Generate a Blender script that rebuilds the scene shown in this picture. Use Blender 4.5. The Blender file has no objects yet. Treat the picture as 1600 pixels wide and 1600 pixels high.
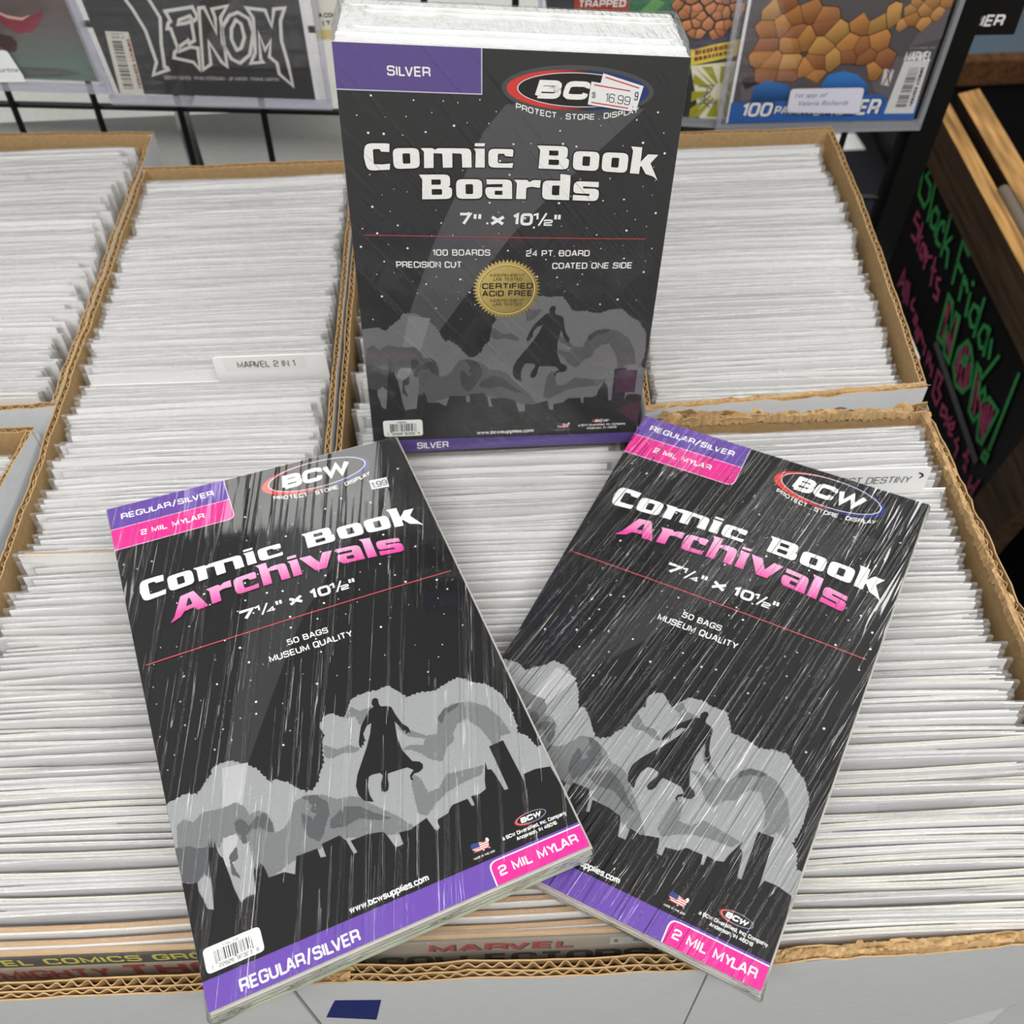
import bpy, bmesh, math, random
from mathutils import Vector, Matrix
from mathutils.geometry import tessellate_polygon

C = bpy.context.scene
COL = C.collection

# ------------------------------------------------------------------ camera
# world: x right, y away, z up; z = 0 is the rim of the cardboard boxes, floor at z = -1.06
F_PX, PITCH, YAW, ROLL, CAM_H = 1590.0, math.radians(51.8), math.radians(-0.3), math.radians(-2.6), 0.5225
cp, sp, cy, sy = math.cos(PITCH), math.sin(PITCH), math.cos(YAW), math.sin(YAW)
fwd = Vector((sy * cp, cy * cp, -sp))
rgt = Vector((cy, -sy, 0))
upv = rgt.cross(fwd)
r2 = rgt * math.cos(ROLL) + upv * math.sin(ROLL)
u2 = upv * math.cos(ROLL) - rgt * math.sin(ROLL)
cam_d = bpy.data.cameras.new('camera')
cam = bpy.data.objects.new('camera', cam_d)
COL.objects.link(cam)
M = Matrix((r2, u2, -fwd)).transposed().to_4x4()
M.translation = Vector((0, 0, CAM_H))
cam.matrix_world = M
cam_d.sensor_width = 36
cam_d.lens = F_PX / 1600 * 36
cam_d.clip_start = 0.02
cam_d.dof.use_dof = True
cam_d.dof.focus_distance = 0.54
cam_d.dof.aperture_fstop = 12.0
C.camera = cam

# ------------------------------------------------------------------ light of the shop, plus an added fill
C.view_settings.view_transform = 'Standard'
C.view_settings.look = 'None'
C.view_settings.exposure = 0.0
C.view_settings.gamma = 1.0
C.view_settings.use_curve_mapping = False
C.cycles.transparent_max_bounces = 24
C.cycles.max_bounces = 8
C.cycles.caustics_reflective = False
C.cycles.caustics_refractive = False
w = bpy.data.worlds.new('shop')
C.world = w
w.use_nodes = True
w.node_tree.nodes['Background'].inputs[0].default_value = (1.0, 0.985, 0.96, 1)
w.node_tree.nodes['Background'].inputs[1].default_value = 0.24


def ceiling_or_fill_lamp(loc, sx, sy_, power):
    d = bpy.data.lights.new('ceiling_or_fill_lamp', 'AREA')
    d.shape = 'RECTANGLE'
    d.size, d.size_y = sx, sy_
    d.energy = power
    d.color = (1.0, 0.985, 0.955)
    o = bpy.data.objects.new('ceiling_or_fill_lamp', d)
    o.location = loc
    COL.objects.link(o)


ceiling_or_fill_lamp((-0.35, 2.15, 1.65), 1.2, 0.4, 8)
ceiling_or_fill_lamp((1.15, 0.7, 1.65), 0.3, 3.0, 30)
ceiling_or_fill_lamp((-1.40, 0.9, 1.65), 0.3, 3.0, 24)
ceiling_or_fill_lamp((-0.1, -0.55, 1.65), 2.4, 0.5, 41)  # added fill light near the camera, brightens faces turned to the viewer

# ------------------------------------------------------------------ helpers
R = random.Random(7)


def lin(h):
    if isinstance(h, tuple):
        return h
    h = h.lstrip('#')
    c = [int(h[i:i + 2], 16) / 255 for i in (0, 2, 4)]
    return tuple(x / 12.92 if x <= 0.04045 else ((x + 0.055) / 1.055) ** 2.4 for x in c)


def mixc(a, b, t):
    return tuple(a[i] * (1 - t) + b[i] * t for i in range(3))


class MB:
    """collects faces for ONE mesh object; a colour per face corner"""
    def __init__(s):
        s.v, s.f, s.m, s.c, s.uv = [], [], [], [], []

    def face(s, pts, col=(0.8, 0.8, 0.8), mat=0, uv=None):
        b = len(s.v)
        s.v += [tuple(p) for p in pts]
        s.f.append(tuple(range(b, b + len(pts))))
        s.m.append(mat)
        s.c.append(col if isinstance(col, list) else [col] * len(pts))
        s.uv.append(uv or [(0, 0)] * len(pts))

    def grid(s, P, col=(0.8, 0.8, 0.8), mat=0, UV=None, flip=False):
        """P[i][j] points, shared vertices"""
        n, k = len(P), len(P[0])
        b = len(s.v)
        for row in P:
            s.v += [tuple(p) for p in row]
        for i in range(n - 1):
            for j in range(k - 1):
                q = [b + i * k + j, b + i * k + j + 1, b + (i + 1) * k + j + 1, b + (i + 1) * k + j]
                ij = [(i, j), (i, j + 1), (i + 1, j + 1), (i + 1, j)]
                if flip:
                    q.reverse(); ij.reverse()
                s.f.append(tuple(q))
                s.m.append(mat)
                s.c.append([col] * 4)
                s.uv.append([UV[a][c] for a, c in ij] if UV else [(0, 0)] * 4)

    def box(s, a, b, col=(0.8, 0.8, 0.8), mat=0, T=None):
        x0, y0, z0 = a
        x1, y1, z1 = b
        p = [Vector(q) for q in ((x0, y0, z0), (x1, y0, z0), (x1, y1, z0), (x0, y1, z0), (x0, y0, z1), (x1, y0, z1), (x1, y1, z1), (x0, y1, z1))]
        if T:
            p = [T(q) for q in p]
        base = len(s.v)
        s.v += [tuple(q) for q in p]
        for f in ((3, 2, 1, 0), (4, 5, 6, 7), (0, 1, 5, 4), (1, 2, 6, 5), (2, 3, 7, 6), (3, 0, 4, 7)):
            s.f.append(tuple(base + i for i in f))
            s.m.append(mat); s.c.append([col] * 4); s.uv.append([(0, 0)] * 4)

    def tube(s, pts, r, n=8, col=(0.8, 0.8, 0.8), mat=0):
        pts = [Vector(p) for p in pts]
        rings = []
        for i, p in enumerate(pts):
            d = (pts[min(i + 1, len(pts) - 1)] - pts[max(i - 1, 0)]).normalized()
            a = d.orthogonal().normalized() if i == 0 else (rings_a - d * rings_a.dot(d)).normalized()
            rings_a = a
            b = d.cross(a)
            rings.append([p + (a * math.cos(k * 2 * math.pi / n) + b * math.sin(k * 2 * math.pi / n)) * r for k in range(n + 1)])
        s.grid(rings, col, mat)
        s.face(rings[0][:n][::-1], col, mat)
        s.face(rings[-1][:n], col, mat)

    def mesh(s, name, mats, smooth=False):
        me = bpy.data.meshes.new(name)
        me.from_pydata(s.v, [], s.f)
        for m in mats:
            me.materials.append(m)
        me.polygons.foreach_set('material_index', s.m)
        if smooth:
            me.polygons.foreach_set('use_smooth', [True] * len(s.f))
        ca = me.color_attributes.new('Col', 'FLOAT_COLOR', 'CORNER')
        flat = []
        for cc in s.c:
            for c in cc:
                flat += [c[0], c[1], c[2], 1.0]
        ca.data.foreach_set('color', flat)
        uvl = me.uv_layers.new(name='UVMap')
        fu = []
        for uu in s.uv:
            for q in uu:
                fu += [q[0], q[1]]
        uvl.data.foreach_set('uv', fu)
        me.update()
        return me

    def build(s, name, mats, parent=None, smooth=False):
        o = bpy.data.objects.new(name, s.mesh(name, mats if isinstance(mats, (list, tuple)) else [mats], smooth))
        COL.objects.link(o)
        if parent:
            o.parent = parent
        return o


def tag(o, label=None, cat=None, group=None, kind=None):
    if label: o['label'] = label
    if cat: o['category'] = cat
    if group: o['group'] = group
    if kind: o['kind'] = kind
    return o


def thing(name, label, cat, loc=(0, 0, 0), group=None):
    o = bpy.data.objects.new(name, None)
    o.empty_display_size = 0.02
    COL.objects.link(o)
    o.location = loc
    return tag(o, label, cat, group)


def under(parent, o):
    """parent o keeping its world place (parent only carries a translation)"""
    o.parent = parent
    o.matrix_parent_inverse = Matrix.Translation(-parent.location)
    return o


# ------------------------------------------------------------------ materials
def mat_new(name):
    m = bpy.data.materials.new(name)
    m.use_nodes = True
    return m, m.node_tree.nodes, m.node_tree.links


def mat_attr(name, rough=0.5, spec=0.4, grain=0.0, gscale=400, bump=0.0, gstretch=(1, 1, 1), sheen=0):
    """colour from the printed / dyed colour attribute, with fine grain"""
    m, N, L = mat_new(name)
    b = N['Principled BSDF']
    b.inputs['Roughness'].default_value = rough
    b.inputs['Specular IOR Level'].default_value = spec
    a = N.new('ShaderNodeAttribute'); a.attribute_name = 'Col'
    src = a.outputs['Color']
    if grain or bump:
        t = N.new('ShaderNodeTexCoord')
        mp = N.new('ShaderNodeMapping'); mp.inputs['Scale'].default_value = gstretch
        L.new(t.outputs['Object'], mp.inputs[0])
        n = N.new('ShaderNodeTexNoise'); n.inputs['Scale'].default_value = gscale; n.inputs['Detail'].default_value = 4
        L.new(mp.outputs[0], n.inputs['Vector'])
    if grain:
        mr = N.new('ShaderNodeMapRange')
        mr.inputs['From Min'].default_value = 0.3; mr.inputs['From Max'].default_value = 0.7
        mr.inputs['To Min'].default_value = 1 - grain; mr.inputs['To Max'].default_value = 1 + grain
        L.new(n.outputs['Fac'], mr.inputs[0])
        vm = N.new('ShaderNodeVectorMath'); vm.operation = 'SCALE'
        L.new(src, vm.inputs[0]); L.new(mr.outputs[0], vm.inputs['Scale'])
        src = vm.outputs[0]
    L.new(src, b.inputs['Base Color'])
    if bump:
        bp = N.new('ShaderNodeBump'); bp.inputs['Strength'].default_value = bump; bp.inputs['Distance'].default_value = 0.001
        L.new(n.outputs['Fac'], bp.inputs['Height']); L.new(bp.outputs[0], b.inputs['Normal'])
    return m


def mat_film(name, rough=0.06, layers=(), gain=1.6, tint=(1, 1, 1), haze=0.0, ior=1.5):
    """thin clear plastic film: transparent, with a wrinkled Fresnel gloss.
    layers = (rotation_deg, (scale_u, scale_v), detail, distance) wrinkle fields over the UVs (metres)"""
    m, N, L = mat_new(name)
    for n in list(N):
        if n.type == 'BSDF_PRINCIPLED': N.remove(n)
    out = [n for n in N if n.type == 'OUTPUT_MATERIAL'][0]
    tr = N.new('ShaderNodeBsdfTransparent'); tr.inputs[0].default_value = (*tint, 1)
    gl = N.new('ShaderNodeBsdfGlossy'); gl.inputs['Roughness'].default_value = rough
    fr = N.new('ShaderNodeLayerWeight'); fr.inputs[0].default_value = 0.5
    f0 = ((ior - 1) / (ior + 1)) ** 2 * 1.25
    uv = N.new('ShaderNodeUVMap')
    last = None
    for rot, sc, det, dist, thr in layers:
        mr = N.new('ShaderNodeMapping'); mr.inputs['Rotation'].default_value = (0, 0, math.radians(rot))
        L.new(uv.outputs[0], mr.inputs[0])
        ms = N.new('ShaderNodeMapping'); ms.inputs['Scale'].default_value = (sc[0], sc[1], 1)
        L.new(mr.outputs[0], ms.inputs[0])
        no = N.new('ShaderNodeTexNoise'); no.inputs['Scale'].default_value = 1; no.inputs['Detail'].default_value = det
        no.inputs['Distortion'].default_value = 0.15
        L.new(ms.outputs[0], no.inputs['Vector'])
        h = no.outputs['Fac']
        if thr:
            cr = N.new('ShaderNodeMapRange'); cr.interpolation_type = 'SMOOTHSTEP'
            cr.inputs['From Min'].default_value = thr; cr.inputs['From Max'].default_value = thr + 0.2
            L.new(h, cr.inputs[0]); h = cr.outputs[0]
        bp = N.new('ShaderNodeBump'); bp.inputs['Distance'].default_value = dist; bp.inputs['Strength'].default_value = 1
        L.new(h, bp.inputs['Height'])
        if last: L.new(last, bp.inputs['Normal'])
        last = bp.outputs[0]
    if last:
        L.new(last, gl.inputs['Normal']); L.new(last, fr.inputs['Normal'])
    mu = N.new('ShaderNodeMath'); mu.operation = 'MULTIPLY_ADD'; mu.use_clamp = True
    mu.inputs[1].default_value = gain; mu.inputs[2].default_value = 0
    pw = N.new('ShaderNodeMath'); pw.operation = 'POWER'; pw.inputs[1].default_value = 5
    L.new(fr.outputs['Facing'], pw.inputs[0])
    sk = N.new('ShaderNodeMath'); sk.operation = 'MULTIPLY_ADD'; sk.inputs[1].default_value = 1 - f0; sk.inputs[2].default_value = f0
    L.new(pw.outputs[0], sk.inputs[0]); L.new(sk.outputs[0], mu.inputs[0])
    mx = N.new('ShaderNodeMixShader')
    L.new(mu.outputs[0], mx.inputs[0]); L.new(tr.outputs[0], mx.inputs[1]); L.new(gl.outputs[0], mx.inputs[2])
    res = mx.outputs[0]
    if haze:
        df = N.new('ShaderNodeBsdfDiffuse'); df.inputs[0].default_value = (0.85, 0.86, 0.87, 1)
        m2 = N.new('ShaderNodeMixShader'); m2.inputs[0].default_value = haze
        L.new(res, m2.inputs[1]); L.new(df.outputs[0], m2.inputs[2]); res = m2.outputs[0]
    L.new(res, out.inputs['Surface'])
    return m


INK = mat_attr('printed_card', 0.5, 0.25, 0.06, 900)
INK_MATT = mat_attr('printed_paper', 0.6, 0.2)
BOARD_WHITE = mat_attr('white_board_edges', 0.55, 0.3, 0.03, 600)
PAPER = mat_attr('comic_paper', 0.55, 0.3, 0.05, 500)
KRAFT = mat_attr('cardboard', 0.85, 0.15, 0.10, 260, 0.25)
WHITE_CARD = mat_attr('white_cardboard', 0.6, 0.3, 0.05, 120, 0.1, (1, 1, 7))
PLAIN = mat_attr('plain_finish', 0.55, 0.3)
BLACK_METAL = mat_attr('black_powder_coat', 0.42, 0.35)
WOOD = mat_attr('stained_wood', 0.55, 0.35, 0.55, 90, 0.3, (1.6, 0.12, 1.6))
CHALKBOARD = mat_attr('chalkboard', 0.35, 0.4, 0.2, 60)
CHALK = mat_attr('chalk_marker', 0.7, 0.2, 0.25, 500)
CARPET = mat_attr('carpet_tile', 0.95, 0.05, 0.35, 300, 0.4)
FILM_L = mat_film('shrink_film_left', 0.06, [(-19, (260, 5), 1, 0.0010, 0.52), (-14, (120, 10), 2, 0.0003, 0), (0, (7, 9), 1, 0.003, 0)], 1.2)
FILM_R = mat_film('shrink_film_right', 0.06, [(-9, (330, 5), 1, 0.0013, 0.45), (-4, (150, 12), 2, 0.0005, 0), (0, (7, 9), 1, 0.003, 0)], 1.8)
FILM_B = mat_film('shrink_film_boards', 0.08, [(40, (240, 10), 2, 0.0006, 0.56), (-30, (120, 20), 2, 0.0002, 0)], 1.3)
FILM_SIDE = mat_film('shrink_film_side', 0.12, [(0, (300, 300), 4, 0.0016, 0)], 1.6, haze=0.05)
BAG = mat_film('comic_bag_film', 0.07, [(0, (70, 260), 3, 0.0016, 0)], 1.15, haze=0.10)
RIGID = mat_film('rigid_clear_plastic', 0.04, [(0, (12, 12), 1, 0.0006, 0)], 1.2, tint=(0.97, 0.97, 0.985))
RIM = mat_film('clear_plastic_rim', 0.08, [], 1.6, tint=(0.78, 0.78, 0.88), haze=0.22)

WHITE = lin('#f4f4f2'); BLACK = (0.006, 0.006, 0.007); PURPLE = lin('#6546a2'); PINK = lin('#e0278f')
KRA = lin('#b3946a'); KRA_D = lin('#9c7f57'); CARD_W = lin('#d0d2d4')


# ------------------------------------------------------------------ flat shapes on a surface
class Quad:
    """card surface: (u right, v down) in mm -> world, with a slight dome; h = height above it in mm"""
    def __init__(s, TL, TR, BR, BL, wmm, hmm, dome=0.0):
        s.p = [Vector(q) for q in (TL, TR, BR, BL)]
        s.w, s.h, s.dome = wmm, hmm, dome
        a = (s.p[1] - s.p[0]); b = (s.p[3] - s.p[0])
        s.n = b.cross(a).normalized()

    def __call__(s, u, v, h=0.0):
        a, b = u / s.w, v / s.h
        TL, TR, BR, BL = s.p
        P = TL * ((1 - a) * (1 - b)) + TR * (a * (1 - b)) + BR * (a * b) + BL * ((1 - a) * b)
        ca, cb = min(max(a, 0), 1), min(max(b, 0), 1)
        d = s.dome * 16 * ca * (1 - ca) * cb * (1 - cb)
        return P + s.n * ((h + d) / 1000)


class Plane:
    """flat face: origin, u axis, v axis (unit vectors), mm; v up"""
    def __init__(s, o, u, v):
        s.o, s.u, s.v = Vector(o), Vector(u).normalized(), Vector(v).normalized()
        s.n = s.u.cross(s.v).normalized()

    def __call__(s, a, b, h=0.0):
        return s.o + s.u * (a / 1000) + s.v * (b / 1000) + s.n * (h / 1000)


def split_tri(t, L, out):
    a, b, c = t
    e = [((a[0] - b[0]) ** 2 + (a[1] - b[1]) ** 2, 0), ((b[0] - c[0]) ** 2 + (b[1] - c[1]) ** 2, 1), ((c[0] - a[0]) ** 2 + (c[1] - a[1]) ** 2, 2)]
    m = max(e)
    if m[0] <= L * L:
        out.append(t); return
    p = (a, b, c)
    i = m[1]
    q, r, o = p[i], p[(i + 1) % 3], p[(i + 2) % 3]
    mid = ((q[0] + r[0]) / 2, (q[1] + r[1]) / 2)
    split_tri((q, mid, o), L, out)
    split_tri((mid, r, o), L, out)


def poly(mb, S, loops, col, h, L=14, mat=0):
    """filled polygon (first loop outer, others holes)"""
    if not isinstance(loops[0], list):
        loops = [loops]
    vs = [[Vector((p[0], p[1], 0)) for p in lp] for lp in loops]
    flat = [p for lp in loops for p in lp]
    fc = col if callable(col) else None
    for t in tessellate_polygon(vs):
        o = []
        split_tri(tuple(flat[i] for i in t), L, o)
        for tri in o:
            a, b, c = [S(p[0], p[1], h) for p in tri]
            n = (b - a).cross(c - a)
            if n.length < 1e-14: continue
            if n.dot(S.n) < 0:
                tri = (tri[0], tri[2], tri[1]); b, c = c, b
            mb.face((a, b, c), [fc(*p) for p in tri] if fc else col, mat)


def rect(u0, v0, u1, v1, r=(0, 0, 0, 0)):
    """rounded rectangle, radii at (u0v0, u1v0, u1v1, u0v1)"""
    if not isinstance(r, tuple): r = (r,) * 4
    return rounded([(u0, v0, r[0]), (u1, v0, r[1]), (u1, v1, r[2]), (u0, v1, r[3])])


def rounded(pts, n=4):
    o = []
    k = len(pts)
    for i, p in enumerate(pts):
        rad = p[2] if len(p) > 2 else 0
        if not rad:
            o.append((p[0], p[1])); continue
        P = Vector(p[:2]); A = Vector(pts[i - 1][:2]); B = Vector(pts[(i + 1) % k][:2])
        da, db = (A - P), (B - P)
        rad = min(rad, da.length * .5, db.length * .5)
        a, b = P + da.normalized() * rad, P + db.normalized() * rad
        for j in range(n + 1):
            t = j / n
            q = a * (1 - t) ** 2 + P * (2 * t * (1 - t)) + b * t * t
            o.append((q.x, q.y))
    return o


def ellipse(cx, cy_, a, b, n=48, a0=0):
    return [(cx + a * math.cos(a0 + 2 * math.pi * i / n), cy_ + b * math.sin(a0 + 2 * math.pi * i / n)) for i in range(n)]


def ring(mb, S, o1, o2, col, h):
    """strip between two loops of equal length; col may be callable"""
    n = len(o1)
    for i in range(n):
        j = (i + 1) % n
        q = [o1[i], o1[j], o2[j], o2[i]]
        P = [S(*p, h) for p in q]
        if (P[1] - P[0]).cross(P[2] - P[0]).dot(S.n) < 0:
            P.reverse(); q.reverse()
        mb.face(P, [col(*p) for p in q] if callable(col) else col)


def stroke(mb, S, pts, wd, col, h, ext=.3):
    """ribbon along a polyline with mitred joints"""
    n = len(pts)
    if n == 1: pts = [pts[0], (pts[0][0] + wd * .3, pts[0][1])]; n = 2
    V = [Vector(p[:2]) for p in pts]
    closed = n > 3 and (V[0] - V[-1]).length < 1e-5
    L_, R_ = [], []
    for i in range(n):
        if closed:
            a, b = V[i - 1] if i else V[-2], V[i + 1] if i < n - 1 else V[1]
        else:
            a, b = V[max(i - 1, 0)], V[min(i + 1, n - 1)]
        p = V[i]
        d1 = (p - a) if (p - a).length > 1e-7 else (b - p)
        d2 = (b - p) if (b - p).length > 1e-7 else (p - a)
        if d1.length < 1e-7: d1 = d2 = Vector((1, 0))
        d1, d2 = d1.normalized(), d2.normalized()
        d = d1 + d2
        d = d.normalized() if d.length > .25 else d1
        k = min(1 / max(abs(d.dot(d1)), .45), 1.9)
        q = p
        if not closed:
            if i == 0: q = q - d * wd * ext
            if i == n - 1: q = q + d * wd * ext
        nn = Vector((-d.y, d.x)) * wd / 2 * k
        L_.append(q + nn); R_.append(q - nn)
    for i in range(n - 1):
        P = [S(x.x, x.y, h) for x in (L_[i], L_[i + 1], R_[i + 1], R_[i])]
        if (P[1] - P[0]).cross(P[2] - P[0]).dot(S.n) < 0: P.reverse()
        mb.face(P, col(L_[i].x, L_[i].y) if callable(col) else col)


_tc = {}


def text_tris(s, bold=0.0, shear=0.0):
    k = (s, bold, shear)
    if k not in _tc:
        cu = bpy.data.curves.new('t', 'FONT')
        cu.body = s; cu.size = 1; cu.offset = bold; cu.shear = shear; cu.resolution_u = 2
        cu.fill_mode = 'FRONT'
        o = bpy.data.objects.new('t', cu)
        COL.objects.link(o)
        me = bpy.data.meshes.new_from_object(o.evaluated_get(bpy.context.evaluated_depsgraph_get()))
        me.calc_loop_triangles()
        V = [(v.co.x, v.co.y) for v in me.vertices]
        T = [tuple(V[i] for i in t.vertices) for t in me.loop_triangles]
        bpy.data.objects.remove(o); bpy.data.curves.remove(cu); bpy.data.meshes.remove(me)
        xs = [p[0] for t in T for p in t]
        _tc[k] = (T, min(xs), max(xs))
    return _tc[k]


def ftext(mb, S, s, u0, u1, base, cap, col, h, bold=0.0, shear=0.0, up=-1, warp=None):
    """text between u0 and u1 on base line, capitals cap mm high. up=-1 on cards whose v runs down"""
    T, x0, x1 = text_tris(s, bold, shear)
    H = max(p[1] for t in text_tris('H', bold)[0] for p in t)
    k, ky = (u1 - u0) / (x1 - x0), cap / H
    for t in T:
        q = []
        for x, y in t:
            u, v = u0 + (x - x0) * k, base + up * y * ky
            if warp: u, v = warp(u, v)
            q.append((u, v))
        P = [S(a, b, h) for a, b in q]
        n = (P[1] - P[0]).cross(P[2] - P[0])
        if n.length < 1e-16: continue
        cc = [col(*x) for x in q] if callable(col) else col
        if n.dot(S.n) < 0:
            P = [P[0], P[2], P[1]]
            if isinstance(cc, list): cc = [cc[0], cc[2], cc[1]]
        mb.face(P, cc)


# wide square sans of the print, drawn as strokes: advance, strokes of (x, y, corner radius)
def _o(x0, y0, x1, y1, r): return [((x0 + x1) / 2, y1), (x1, y1, r), (x1, y0, r), (x0, y0, r), (x0, y1, r), ((x0 + x1) / 2, y1)]


_S = [(.98, .76), (.98, 1, .28), (0, 1, .28), (0, .53, .25), (1, .53, .25), (1, 0, .28), (0, 0, .28), (0, .24)]
SF = {
    'A': (1.0, [[(0, 0), (.44, 1), (.56, 1), (1, 0)], [(.17, .3), (.83, .3)]]),
    'B': (.95, [[(0, 0), (0, 1), (.93, 1, .25), (.93, .53, .2), (0, .53)], [(.5, .53), (1, .53, .25), (1, 0, .25), (0, 0)]]),
    'C': (.95, [[(1, .70), (1, 1, .3), (0, 1, .3), (0, 0, .3), (1, 0, .3), (1, .30)]]),
    'D': (.97, [[(0, 0), (0, 1), (1, 1, .35), (1, 0, .35), (0, 0)]]),
    'E': (.85, [[(1, 1), (0, 1), (0, 0), (1, 0)], [(0, .5), (.93, .5)]]),
    'F': (.82, [[(1, 1), (0, 1), (0, 0)], [(0, .48), (.9, .48)]]),
    'G': (1.0, [[(1, .74), (1, 1, .3), (0, 1, .3), (0, 0, .3), (1, 0, .3), (1, .46), (.55, .46)]]),
    'H': (.97, [[(0, 0), (0, 1)], [(1, 0), (1, 1)], [(0, .5), (1, .5)]]),
    'I': (.02, [[(0, 0), (0, 1)]]),
    'J': (.8, [[(1, 1), (1, 0, .3), (0, 0, .3), (0, .3)]]),
    'K': (.95, [[(0, 0), (0, 1)], [(.96, 1), (0, .40)], [(.33, .62), (1, 0)]]),
    'L': (.78, [[(0, 1), (0, 0), (1, 0)]]),
    'M': (1.15, [[(0, 0), (0, 1), (.5, .12), (1, 1), (1, 0)]]),
    'N': (.98, [[(0, 0), (0, 1), (1, 0), (1, 1)]]),
    'O': (1.0, [_o(0, 0, 1, 1, .36)]),
    'P': (.93, [[(0, 0), (0, 1), (1, 1, .28), (1, .42, .28), (0, .42)]]),
    'Q': (1.0, [_o(0, 0, 1, 1, .36), [(.6, .25), (1.02, -.06)]]),
    'R': (.97, [[(0, 0), (0, 1), (1, 1, .28), (1, .45, .25), (0, .45)], [(.6, .45), (.98, .38, .15), (1, 0)]]),
    'S': (.95, [_S]),
    'T': (.92, [[(0, 1), (1, 1)], [(.5, 1), (.5, 0)]]),
    'U': (.97, [[(0, 1), (0, 0, .36), (1, 0, .36), (1, 1)]]),
    'V': (1.0, [[(0, 1), (.44, 0), (.56, 0), (1, 1)]]),
    'W': (1.45, [[(0, 1), (.25, 0), (.5, .92), (.75, 0), (1, 1)]]),
    'X': (.97, [[(0, 1), (1, 0)], [(0, 0), (1, 1)]]),
    'Y': (.97, [[(0, 1), (.5, .45), (1, 1)], [(.5, .45), (.5, 0)]]),
    'Z': (.92, [[(0, 1), (1, 1), (0, 0), (1, 0)]]),
    '0': (.95, [_o(0, 0, 1, 1, .34)]),
    '1': (.34, [[(0, .78), (1, 1), (1, 0)]]),
    '2': (.93, [[(0, .74), (0, 1, .28), (1, 1, .28), (1, .53, .25), (0, .45, .2), (0, 0), (1, 0)]]),
    '3': (.93, [[(0, .8), (0, 1, .25), (.96, 1, .25), (.96, .53, .2), (.3, .53)], [(.6, .53), (1, .53, .2), (1, 0, .28), (0, 0, .28), (0, .22)]]),
    '4': (.95, [[(.74, 0), (.74, 1), (0, .28), (1, .28)]]),
    '5': (.93, [[(.95, 1), (.05, 1), (.03, .57), (1, .6, .28), (1, 0, .3), (0, 0, .28), (0, .22)]]),
    '6': (.93, [[(.95, .8), (.95, 1, .25), (0, 1, .3), (0, 0, .3), (1, 0, .3), (1, .56, .28), (0, .56)]]),
    '7': (.88, [[(0, 1), (1, 1), (.4, 0)]]),
    '8': (.95, [_o(0, 0, 1, 1, .32), [(0, .52), (1, .52)]]),
    '9': (.93, [[(.05, .2), (.05, 0, .25), (1, 0, .3), (1, 1, .3), (0, 1, .3), (0, .44, .28), (1, .44)]]),
    '$': (.95, [_S, [(.5, 1.15), (.5, -.15)]]),
    '/': (.62, [[(0, -.06), (1, 1.06)]]),
    '.': (.02, [[(0, -.02), (0, .02)]]),
    ',': (.02, [[(0, .04), (0, -.12)]]),
    "'": (.02, [[(0, .75), (0, 1)]]),
    '"': (.42, [[(0, .52), (0, 1)], [(1, .52), (1, 1)]]),
    '-': (.4, [[(0, .42), (1, .42)]]),
    '+': (.6, [[(0, .45), (1, .45)], [(.5, .15), (.5, .75)]]),
    '(': (.2, [[(1, 1.05), (0, .7), (0, .3), (1, -.05)]]),
    ')': (.2, [[(0, 1.05), (1, .7), (1, .3), (0, -.05)]]),
    '•': (.05, [[(0, .42), (0, .58)]]),
    'a': (.8, [[(.05, .74), (1, .74, .22), (1, 0), (0, 0, .2), (0, .42, .2), (1, .42)]]),
    'b': (.8, [[(0, 1), (0, 0), (1, 0, .28), (1, .74, .28), (0, .74)]]),
    'c': (.75, [[(1, .54), (1, .74, .2), (0, .74, .28), (0, 0, .28), (1, 0, .2), (1, .2)]]),
    'd': (.8, [[(1, 1), (1, 0), (0, 0, .28), (0, .74, .28), (1, .74)]]),
    'e': (.8, [[(0, .38), (1, .38), (1, .74, .28), (0, .74, .28), (0, 0, .28), (1, 0, .2), (1, .14)]]),
    'f': (.42, [[(1, 1), (.35, 1, .2), (.35, 0)], [(0, .72), (.95, .72)]]),
    'h': (.8, [[(0, 1), (0, 0)], [(0, .74), (1, .74, .28), (1, 0)]]),
    'i': (.02, [[(0, 0), (0, .74)], [(0, .97), (0, 1.03)]]),
    'l': (.02, [[(0, 0), (0, 1)]]),
    'm': (1.3, [[(0, 0), (0, .74), (1, .74, .2), (1, 0)], [(.5, .74), (.5, 0)]]),
    'n': (.78, [[(0, 0), (0, .74), (1, .74, .28), (1, 0)]]),
    'o': (.8, [_o(0, 0, 1, .74, .28)]),
    'p': (.8, [[(0, -.3), (0, .74), (1, .74, .28), (1, 0, .28), (0, 0)]]),
    'r': (.45, [[(0, 0), (0, .74), (1, .74)]]),
    's': (.75, [[(.96, .6), (.96, .74, .15), (0, .74, .2), (0, .39, .18), (1, .39, .18), (1, 0, .2), (0, 0, .2), (0, .15)]]),
    't': (.42, [[(.35, 1), (.35, 0, .2), (1, 0)], [(0, .74), (.95, .74)]]),
    'u': (.78, [[(0, .74), (0, 0, .28), (1, 0), (1, .74)]]),
    'v': (.8, [[(0, .74), (.5, 0), (1, .74)]]),
    'w': (1.15, [[(0, .74), (.25, 0), (.5, .7), (.75, 0), (1, .74)]]),
    'x': (.8, [[(0, .74), (1, 0)], [(0, 0), (1, .74)]]),
    'y': (.8, [[(0, .74), (.5, 0)], [(1, .74), (.35, -.3)]]),
}


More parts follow.
